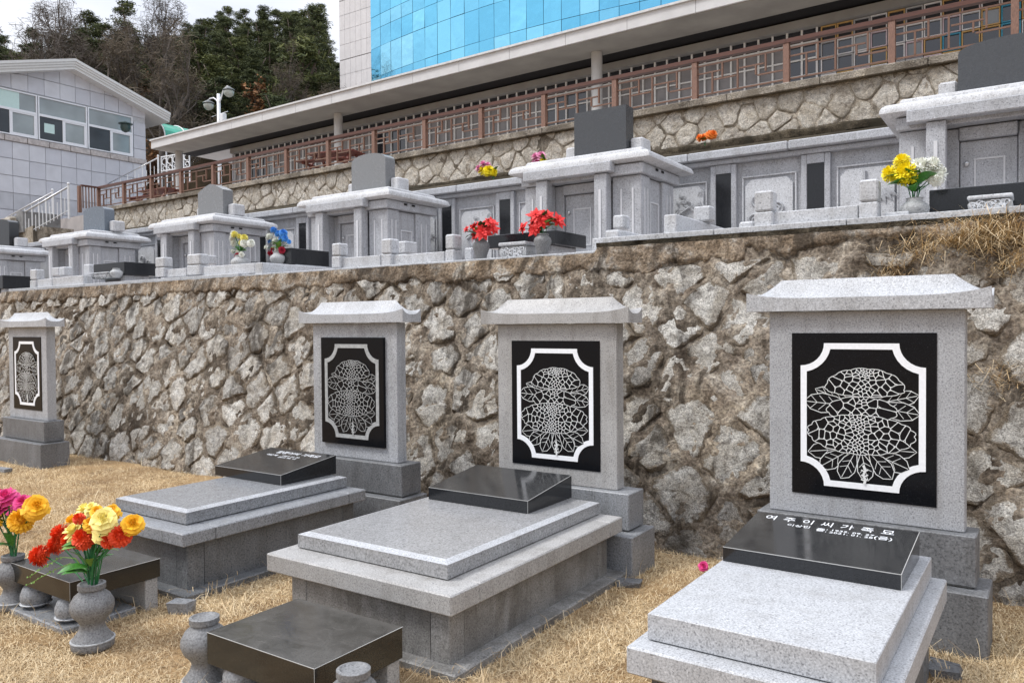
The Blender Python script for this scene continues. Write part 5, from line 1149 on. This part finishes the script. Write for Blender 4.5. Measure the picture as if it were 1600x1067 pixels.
# stairs going down to the left beside the upper wall, with white tube rails
st = empty('stone_stairs', (-30, 13.4, 4.6), 'grey concrete steps descending left beside the white rails', 'stairs')
for k in range(14):
    x1 = -27.75 - k * .42; z1 = 5.42 - k * .105
    MB().box(x1 - .46, x1, 12.55 + .002 * k, 13.75, z1 - .7, z1, c=.01).build('step', STEPM, st, world=True)
def stair_rail(name_l, x0, z0, x1, z1, y, n, h, both=True):
    t = empty('stair_rail', ((x0 + x1) / 2, y, (z0 + z1) / 2 - h), name_l, 'railing', group='white tube stair rails')
    q = MB(); q.tube([(x0, y, z0), (x1, y, z1)], .028, 7); q.build('handrail', STEEL, t, world=True, smooth=True)
    q = MB(); q.tube([(x0, y, z0 - h + .08), (x1, y, z1 - h + .08)], .016, 5); q.build('lower_rail', WHITE_METAL, t, world=True, smooth=True)
    for k in range(n):
        f = k / (n - 1); x = x0 + (x1 - x0) * f; z = z0 + (z1 - z0) * f; q = MB(); tall = k % 2 == 0
        q.tube([(x, y, z - h), (x, y, z - (0 if tall else .28))], .014 if not tall else .019, 5); q.build('baluster', WHITE_METAL, t, world=True)
    q = MB(); q.tube([(x0, y, z0 - h - .2), (x0, y, z0 + .05)], .035, 8); q.build('end_post', WHITE_METAL, t, world=True)
    q = MB(); q.lathe([(.01, -.045), (.035, -.03), (.045, 0), (.035, .03), (.01, .045)], 12); o = q.build('post_ball', WHITE_METAL, t, world=False, smooth=True); o.location = Vector((x0, y, z0 + .09)) - Vector(t.matrix_basis.translation)
pa, pb = aty(107, 292, 12.62), aty(-30, 372, 12.62)
stair_rail('near white stair rail descending to the left from the brown balustrade', pa.x, pa.z, pb.x, pb.z, 12.62, 27, .80)
pa, pb = aty(82, 301, 14.6), aty(-30, 362, 14.6)
stair_rail('far white stair rail against the stone clad house, left of the brown balustrade', pa.x, pa.z, pb.x, pb.z, 14.6, 23, .80)
p0, p1_ = aty(247, 247, 20), aty(155, 293, 20)
stair_rail('white rail of the upper stair flight rising towards the canopy', p0.x, p0.z, p1_.x - .6, p1_.z - .15, 20, 19, .95)
p0, p1_ = aty(214, 257, 21.5), aty(150, 290, 21.5)
stair_rail('second white rail of the upper flight, in front of the house wall', p0.x, p0.z, p1_.x, p1_.z, 21.5, 9, .95)
rs = empty('rubble_bank', (-28.5, 12.4, 4.4), 'pale broken rubble stones at the side of the descending steps', 'rubble')
for k in range(26):
    rr = random.Random(k); x = -27.9 - rr.random() * 3.2; top = 5.25 - (-27.9 - x) * .22; z = 4.3 + rr.random() * (top - 4.3); s_ = rr.uniform(.13, .24)
    me, org = stone_mesh('rubble_stone', 0, 0, [(-s_, -s_), (s_, -s_ * .8), (s_ * 1.1, s_), (-s_ * .6, s_ * 1.1)], .0, .14, .05, lambda a, b_, h_: Vector((a, -h_, b_)), ROCKU, n=10, seed=k, sm=0)
    o = put('rubble_stone', me, rs); o.location = Vector((x, 12.45, z)) - Vector(rs.matrix_basis.translation)
b = MB(); b.prism([(-36, 2.05), (-27.2, 2.05), (-27.2, 4.9), (-28, 4.8), (-34, 3.5), (-36, 3.4)], 12.6, 13.9); struct(b.build('stair_bank', MORTARU))
# ornamental white fence and pale wall behind the left end of the balustrade
of = empty('ornamental_fence', (-33, 20.2, 7.7), 'white scrolled metal fence beside the first canopy column', 'fence')
pa, pb = aty(252, 246, 20.2), aty(296, 252, 20.2)
for zz in (pa.z, pa.z - .62): q = MB(); q.tube([(pa.x, 20.2, zz), (pb.x, 20.2, zz - .05)], .03, 5); q.build('rail', WHITE_METAL, of, world=True)
for k in range(6):
    x = pa.x + (pb.x - pa.x) * k / 5; q = MB(); q.tube([(x, 20.2, pa.z - 1.3), (x, 20.2, pa.z + .02)], .03, 5); q.build('post', WHITE_METAL, of, world=True)
    if k < 5:
        for r_, dz in ((.20, -.22), (.12, -.5)): q = MB(); q.tube([(x + .24 + r_ * math.cos(a * .5), 20.2, pa.z + dz + r_ * .7 * math.sin(a * .5)) for a in range(11)], .022, 5, cap=False); q.build('scroll', WHITE_METAL, of, world=True)
pwl = MB(); a = aty(196, 300, 19); c = aty(306, 268, 19); pwl.box(a.x, c.x, 19, 19.2, 5.6, 6.95); o = pwl.build('low_plaster_wall', PINKW); tag(o, 'low pale pink plaster wall behind the left end of the brown balustrade', 'wall')
# picnic tables behind the balustrade
def picnic(loc, rz, label):
    t = empty('picnic_table', loc, label, 'table', rz=rz, group='dark red timber picnic tables behind the balustrade')
    for k in range(5): MB().box(-.75, .75, -.36 + k * .146, -.36 + k * .146 + .135, .70, .74, c=.005).build('plank', TABLEW, t)
    for y in (-.68, .68):
        for k in (0, 1): MB().box(-.75, .75, y - .13 + k * .135, y - .13 + k * .135 + .125, .40, .44, c=.005).build('seat_plank', TABLEW, t)
    for x in (-.55, .55):
        for s_ in (-1, 1): q = MB(); q.tube([(x, s_ * .62, 0), (x, s_ * .16, .70)], .045, 4); q.build('leg', TABLEW, t)
        MB().box(x - .03, x + .03, -.78, .78, .34, .398).build('cross_beam', TABLEW, t)
picnic(UM @ Vector((-16.7, 15.1, 5.61)), .25, 'dark red picnic table behind the balustrade left of the second column'); picnic(UM @ Vector((-26.0, 15.4, 5.61)), .1, 'dark red picnic table behind the left end of the balustrade')

# twin-globe street lamp
lp = empty('street_lamp', (-33.2, 24, 5.6), 'white double armed street lamp rising behind the canopy roof', 'street lamp')
base = Vector((-33.2, 24, 5.6)); topz = 12.9
q = MB(); q.tube([(0, 0, 0), (0, 0, topz - 5.6)], [.10, .085], 12); q.build('pole', WHITE_METAL, lp, smooth=True)
for s_, dz in ((-1, -.25), (1, .12)):
    q = MB(); q.tube([(0, 0, topz - 6.1), (s_ * .18, 0, topz - 5.85), (s_ * .4, 0, topz - 5.6 + .06 + dz * .7), (s_ * .68, 0, topz - 5.6 + .14 + dz), (s_ * .80, 0, topz - 5.6 + .08 + dz)], .035, 7); q.build('arm', WHITE_METAL, lp, smooth=True)
    q = MB(); q.lathe([(.03, .06), (.10, 0), (.27, -.10), (.285, -.13), (.22, -.135)], 18); h = q.build('lamp_hood', plain('lamp_hood', (.12, .13, .13), .4) if 'lamp_hood' not in bpy.data.materials else bpy.data.materials['lamp_hood'], lp, smooth=40); h.location = (s_ * .80, 0, topz - 5.6 + dz + .06)
    q = MB(); q.lathe([(.215, 0), (.245, -.08), (.215, -.21), (.12, -.30), (.03, -.33)], 18); g = q.build('lamp_globe', LAMPG, lp, smooth=True); g.location = (s_ * .80, 0, topz - 5.6 + dz - .08)
MB().box(.18, .46, -.12, .12, topz - 7.35, topz - 6.6, c=.03).build('speaker_box', WHITE_METAL, lp); q = MB(); q.tube([(-.55, 0, topz - 6.62), (.7, 0, topz - 6.55)], .02, 5); q.build('cross_rod', STEEL, lp)

# ================================================================ wooded hillside
SY, CYY = math.sin(YAW), math.cos(YAW)
def hillz(x, y):
    D = -x * SY + y * CYY; Lt = (x * CYY + y * SY) / max(D, 1)
    h = 5.4 + max(0, min(1, (D - 43) / 10)) ** 1.2 * 9.0 + max(0, D - 53) * (.40 + .045 * max(-1, min(1, (Lt + .42) * 5)))
    k = max(0, min(1, (-.235 - Lt) / .06 + (0 if D < 62 else 1)))
    h = 5.4 + (h - 5.4) * k
    if D > 112: h -= (D - 112) * .3
    return h + (.9 * noise.noise(Vector((x * .09, y * .09, 0))) + .3 * noise.noise(Vector((x * .4, y * .4, 0)))) * min(1, max(0, (D - 44) / 6)) * k
def PD(L_, D): return Vector((-SY * D + CYY * L_ * D, CYY * D + SY * L_ * D, 0))
V = []; LN, DN = 70, 60
for j in range(DN):
    D = 42 + (150 - 42) * (j / (DN - 1)) ** 1.15
    for i in range(LN):
        p = PD(-1.0 + 1.15 * i / (LN - 1), D); V.append((p.x, p.y, hillz(p.x, p.y)))
F = [(j * LN + i, j * LN + i + 1, (j + 1) * LN + i + 1, (j + 1) * LN + i) for j in range(DN - 1) for i in range(LN - 1)]
struct(put('hillside', np_mesh('hillside', np.array(V), np.array(F), HILLM, smooth=True)))
def leafcloud(centres, per, size, asp, flat, seed, drop=.35):
    rg = np.random.default_rng(seed); C_ = np.repeat(np.array([c[:3] for c in centres]), per, 0); Rr = np.repeat(np.array([c[3] for c in centres]), per); n = len(C_)
    d = rg.normal(size=(n, 3)); d /= np.linalg.norm(d, axis=1)[:, None]; rad = rg.random(n) ** .45; off = d * (Rr * rad)[:, None]; off[:, 2] *= flat; P = C_ + off
    a = rg.normal(size=(n, 3)); a[:, 2] *= .6; a /= np.linalg.norm(a, axis=1)[:, None]; b_ = np.cross(a, rg.normal(size=(n, 3))); b_ /= np.linalg.norm(b_, axis=1)[:, None]
    s_ = size * rg.uniform(.6, 1.4, n); A = a * s_[:, None]; B_ = b_ * (s_ * asp)[:, None]
    V = np.stack([P - A * .5 - B_ * .5, P + A * .5 - B_ * .3, P + A * .6 + B_ * .5, P - A * .4 + B_ * .5], 1).reshape(-1, 3); F = np.arange(4 * n).reshape(-1, 4)
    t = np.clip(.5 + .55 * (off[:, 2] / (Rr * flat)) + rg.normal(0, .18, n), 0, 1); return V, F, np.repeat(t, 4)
def branch_tree(seed, h, spread, levels, bare, r0=.11):
    rr = random.Random(seed); q = MB(); tips = []
    def grow(p, d, l, r_, lv):
        n = 3; pts = [p]; 
        for k in range(n): d = (d + Vector((rr.uniform(-.22, .22), rr.uniform(-.22, .22), rr.uniform(-.05, .16)))).normalized(); pts.append(pts[-1] + d * l / n)
        q.tube(pts, [r_, r_ * .85, r_ * .7, r_ * .55], 5 if lv == 0 else (4 if lv == 1 else 3), cap=False)
        if lv >= levels: tips.append(pts[-1]); return
        for k in range(rr.choice((3, 4)) if lv else 5):
            s_ = pts[rr.randint(1, n)]; dd = (d * .7 + Vector((rr.uniform(-1, 1), rr.uniform(-1, 1), rr.uniform(-.1, .8))) * spread).normalized(); grow(s_, dd, l * rr.uniform(.5, .72), r_ * .52, lv + 1)
    grow(Vector((0, 0, -.3)), Vector((0, 0, 1)), h * .42, r0, 0); return q, tips
def pine_parts(seed):
    rr = random.Random(seed); h = rr.uniform(6.5, 8.5); q = MB(); pts = [(0, 0, -.4), (rr.uniform(-.2, .2), rr.uniform(-.2, .2), h * .35), (rr.uniform(-.5, .5), rr.uniform(-.5, .5), h * .7), (rr.uniform(-.6, .6), rr.uniform(-.6, .6), h * .96)]
    q.tube(pts, [.16, .12, .08, .03], 7); C_ = []
    for k in range(60):
        t_ = rr.uniform(.25, 1); a = rr.uniform(0, 6.28); R_ = (1.05 - t_) ** .6 * rr.uniform(.5, 2.5); z = h * t_; C_.append((R_ * math.cos(a) + pts[2][0] * t_, R_ * math.sin(a) + pts[2][1] * t_, z, rr.uniform(.45, .85)))
        if k % 4 == 0: q.tube([(pts[2][0] * t_, pts[2][1] * t_, z - .5), (C_[-1][0], C_[-1][1], z - .1)], [.045, .015], 4, cap=False)
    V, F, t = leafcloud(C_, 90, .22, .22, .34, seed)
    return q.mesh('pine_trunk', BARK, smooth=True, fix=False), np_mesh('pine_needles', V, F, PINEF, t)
def bare_parts(seed, h=7.5, lv=5, r0=.10):
    q, tips = branch_tree(seed, h, .62, lv, True, r0); n = len(q.v); rr = random.Random(seed)
    tips_c = [(p.x, p.y, p.z, .35) for p in tips]
    V, F, t = leafcloud(tips_c, 5, .30, .05, 1.0, seed)
    return q.mesh('bare_limbs', BARKG, smooth=True, fix=False), np_mesh('bare_twig_haze', V, F, TWIG, t)
def oak_parts(seed):
    q, tips = branch_tree(seed, 4.6, .8, 3, False, .06); C_ = [(p.x, p.y, p.z, .4) for p in tips]
    V, F, t = leafcloud(C_, 9, .15, .7, .9, seed); return q.mesh('oak_limbs', BARK, smooth=True, fix=False), np_mesh('dead_leaves', V, F, OAKF, t)
PINES = [pine_parts(s_) for s_ in (1, 2, 3, 4, 5)]; BARES = [bare_parts(s_) for s_ in (11, 12, 13, 14)]; BIGB = [bare_parts(s_, 8.5, 5, .17) for s_ in (31, 33)]; OAKS = [oak_parts(s_) for s_ in (21, 22)]
def tree(kind, parts, p, s_, rz, label, names, group):
    t = empty(kind, p, label, 'tree', rz=rz, group=group); t.scale = (s_, s_, s_ * rnd.uniform(.9, 1.15))
    for nm, me in zip(names, parts): put(nm, me, t)
rt = random.Random(77)
def where(L_, D):
    u = 800 + L_ * FPX
    a = 'left of the house ridge' if u < 90 else 'right of the house ridge' if u < 200 else 'between house and lamp' if u < 330 else 'right of the street lamp' if u < 430 else 'left of the stone tower'
    return ('low on the slope ' if D < 60 else 'halfway up the slope ' if D < 82 else 'near the skyline ') + a
def place(D, L_): p = PD(L_, D); p.z = hillz(p.x, p.y); return p
rowsD = [50, 54, 58, 63, 68, 73, 79, 85, 92, 100, 108]
for D in rowsD:
    Ls = -.72
    while Ls < -.20:
        L_ = Ls + rt.uniform(-.012, .012); d = D + rt.uniform(-2, 2); Ls += rt.uniform(1.45, 2.3) / D * (1.0 if D < 70 else 1.3)
        if L_ > -.215: continue
        p = place(d, L_); r_ = rt.random(); right = L_ > -.47
        if D <= 52: r_ = .7 + r_ * .3 if rt.random() < .75 else r_
        pine_p = .82 if right else .66
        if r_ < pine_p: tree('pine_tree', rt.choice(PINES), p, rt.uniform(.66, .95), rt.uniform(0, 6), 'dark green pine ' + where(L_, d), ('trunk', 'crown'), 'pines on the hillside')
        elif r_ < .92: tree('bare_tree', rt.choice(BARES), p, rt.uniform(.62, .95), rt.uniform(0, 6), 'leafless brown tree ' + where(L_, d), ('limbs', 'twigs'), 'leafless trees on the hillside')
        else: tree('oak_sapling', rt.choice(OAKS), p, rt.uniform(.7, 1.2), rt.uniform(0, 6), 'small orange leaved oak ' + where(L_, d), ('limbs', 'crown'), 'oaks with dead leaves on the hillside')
for (u, d, s_, k) in ((150, 47, 1.55, 0), (262, 46, 1.45, 1), (60, 52, 1.3, 2), (215, 50, 1.3, 3), (300, 55, 1.15, 0), (430, 49, .95, 2)):
    p = place(d, (u - 800) / FPX); tree('bare_tree', BIGB[k % 2], p, s_, k * 1.7, {150: 'tall leafless tree spreading above the ridge of the gable house', 262: 'tall leafless tree rising above the right end of the house roof', 60: 'leafless tree over the left part of the house roof', 215: 'leafless tree just right of the tallest one above the house', 300: 'leafless tree behind the street lamp', 430: 'leafless tree right of the street lamp above the canopy'}[u], ('limbs', 'twigs'), 'tall leafless trees behind the house')
for (u, d, s_) in ((235, 46, 1.0), (250, 47, .9), (135, 56, 1.1), (440, 50, 1.1)):
    p = place(d, (u - 800) / FPX); tree('oak_sapling', OAKS[0], p, s_, u, 'small oak with dead orange leaves, ' + {235: 'just right of the house eave', 250: 'right behind the green awning', 135: 'above the house ridge', 440: 'above the canopy roof'}[u], ('limbs', 'crown'), 'oaks with dead leaves in front')
p = place(52, (500 - 800) / FPX - .004); tree('pine_tree', PINES[1], p, 1.6, 1.0, 'tall dark pine against the corner of the stone tower', ('trunk', 'crown'), 'pines by the tower')

# ================================================================ dry grass
def blades(n, seed, pts_fn, lmin, lmax, wmin, wmax, lean, name, label, droop=.5):
    rg = np.random.default_rng(seed); P = pts_fn(rg, n); n = len(P)
    a = rg.uniform(0, 2 * np.pi, n); l = rg.uniform(lmin, lmax, n); wd = rg.uniform(wmin, wmax, n); el = np.clip(rg.normal(lean, .38, n), .02, 1.45)
    d = np.stack([np.cos(a) * np.cos(el), np.sin(a) * np.cos(el), np.sin(el)], 1); s_ = np.stack([-np.sin(a), np.cos(a), rg.uniform(-.3, .3, n)], 1)
    a2 = a + rg.normal(0, .7, n); d2 = np.stack([np.cos(a2), np.sin(a2), rg.normal(.15, .45, n) - droop * .3], 1)
    m = P + d * (l * .5)[:, None]; e = m + d2 * (l * .5)[:, None]; e[:, 2] = np.maximum(e[:, 2], P[:, 2] + .003 - 1e9 * (droop > 1)); w2 = (s_ * wd[:, None])
    V = np.stack([P - w2, P + w2, m + w2 * .8, m - w2 * .8, e], 1).reshape(-1, 3); b_ = np.arange(n)[:, None] * 5
    F = np.concatenate([b_ + np.array([[0, 1, 2]]), b_ + np.array([[0, 2, 3]]), b_ + np.array([[3, 2, 4]])]); t = np.clip(rg.normal(.5, .25, n), 0, 1)
    o = put(name, np_mesh(name, V, F, STRAW, np.repeat(t, 5))); return tag(o, label, 'grass', kind='stuff')
BOX = [(-2.629 - .60, -2.629 + .60, 4.458 - 1.84, 4.458 - .2), (-.733 - .36, -.733 + .37, 4.245 - 1.76, 4.245 - .4), (-4.384 - .55, -4.384 + .42, 4.384 - 1.77, 4.384 - .35), (-4.56, -3.99, 1.99, 2.32), (-2.81, -2.22, 1.97, 2.30)]
BOX += [(x - .57, x + .57, y - .18, y + .13) for x, y in ((-9.566, 4.39), (-4.384, 4.384), (-2.629, 4.458), (-.733, 4.245))]
def lawnpts(rg, n):
    D = 3.0 + (11.5 - 3.0) * rg.random(n) ** 1.35; Lt = rg.uniform(-.70, .70, n); x = -SY * D + CYY * Lt * D; y = CYY * D + SY * Lt * D
    ok = (y < 4.99) & (y > .3) & (x < 1.6) & (x > -12.5)
    for (a, c, e, f_) in BOX: ok &= ~((x > a) & (x < c) & (y > e) & (y < f_))
    for (vx, vy) in ((-3.716, 1.952), (-4.62, 2.005), (-2.93, 2.01), (-2.03, 1.99)): ok &= (x - vx) ** 2 + (y - vy) ** 2 > .008
    x, y = x[ok], y[ok]; return np.stack([x, y, np.full(len(x), -.012)], 1)
blades(620000, 1, lawnpts, .026, .062, .0008, .0016, .27, 'dry_grass', 'matted straw coloured winter lawn covering the ground between the graves')
def tall_pts(rg, n):
    P = lawnpts(rg, n); k = np.array([noise.noise(Vector((a * 1.7, b_ * 1.7, 5))) for a, b_ in P[:, :2]]); nearb = np.zeros(len(P), bool)
    for (a, c, e, f_) in BOX: nearb |= (P[:, 0] > a - .10) & (P[:, 0] < c + .10) & (P[:, 1] > e - .10) & (P[:, 1] < f_ + .10)
    nearb |= P[:, 1] > 4.84; return P[(k > .22) | (nearb & (rg.random(len(P)) < .7))]
blades(26000, 2, tall_pts, .08, .19, .001, .002, .75, 'long_dry_grass', 'longer dry grass blades standing along the stones and the foot of the wall')
def tuft(cx, s, z_, n, spread, lmin, lmax, label, seed):
    def f(rg, k): x = rg.normal(cx, spread, k); ss = rg.normal(s, .05, k); return np.stack([x, 4.95 + BAT * ss * .94 - .05 + rg.uniform(-.02, .03, k), ss * .94 + z_], 1)
    o = blades(n, seed, f, lmin, lmax, .0012, .0024, .35, 'dry_grass_tuft', label, 1.2); del o['kind']; o['category'] = 'grass tuft'; o['group'] = 'dry grass tufts growing from the retaining wall'
pt = aty(1545, 372, 5.6); tuft(pt.x, 2.17, -.02, 1500, .17, .10, .28, 'big tuft of orange dry grass hanging over the wall top at the right edge', 5)
pt = aty(1440, 395, 5.6); tuft(pt.x, 2.08, 0, 260, .12, .08, .22, 'thin dry grass tuft at the wall top above the nearest stele', 6)
pt = aty(1395, 425, 5.55); tuft(pt.x, 1.92, 0, 200, .07, .08, .18, 'small dry tuft hanging directly behind the cap of the nearest stele', 7)
pt = aty(1570, 560, 5.3); tuft(pt.x, 1.25, 0, 160, .08, .08, .2, 'dry tuft in a joint right of the nearest stele cap', 8)
pt = aty(1592, 420, 5.6); tuft(pt.x, 1.98, 0, 420, .09, .08, .22, 'dry tuft at the right edge just below the big orange tuft', 9)
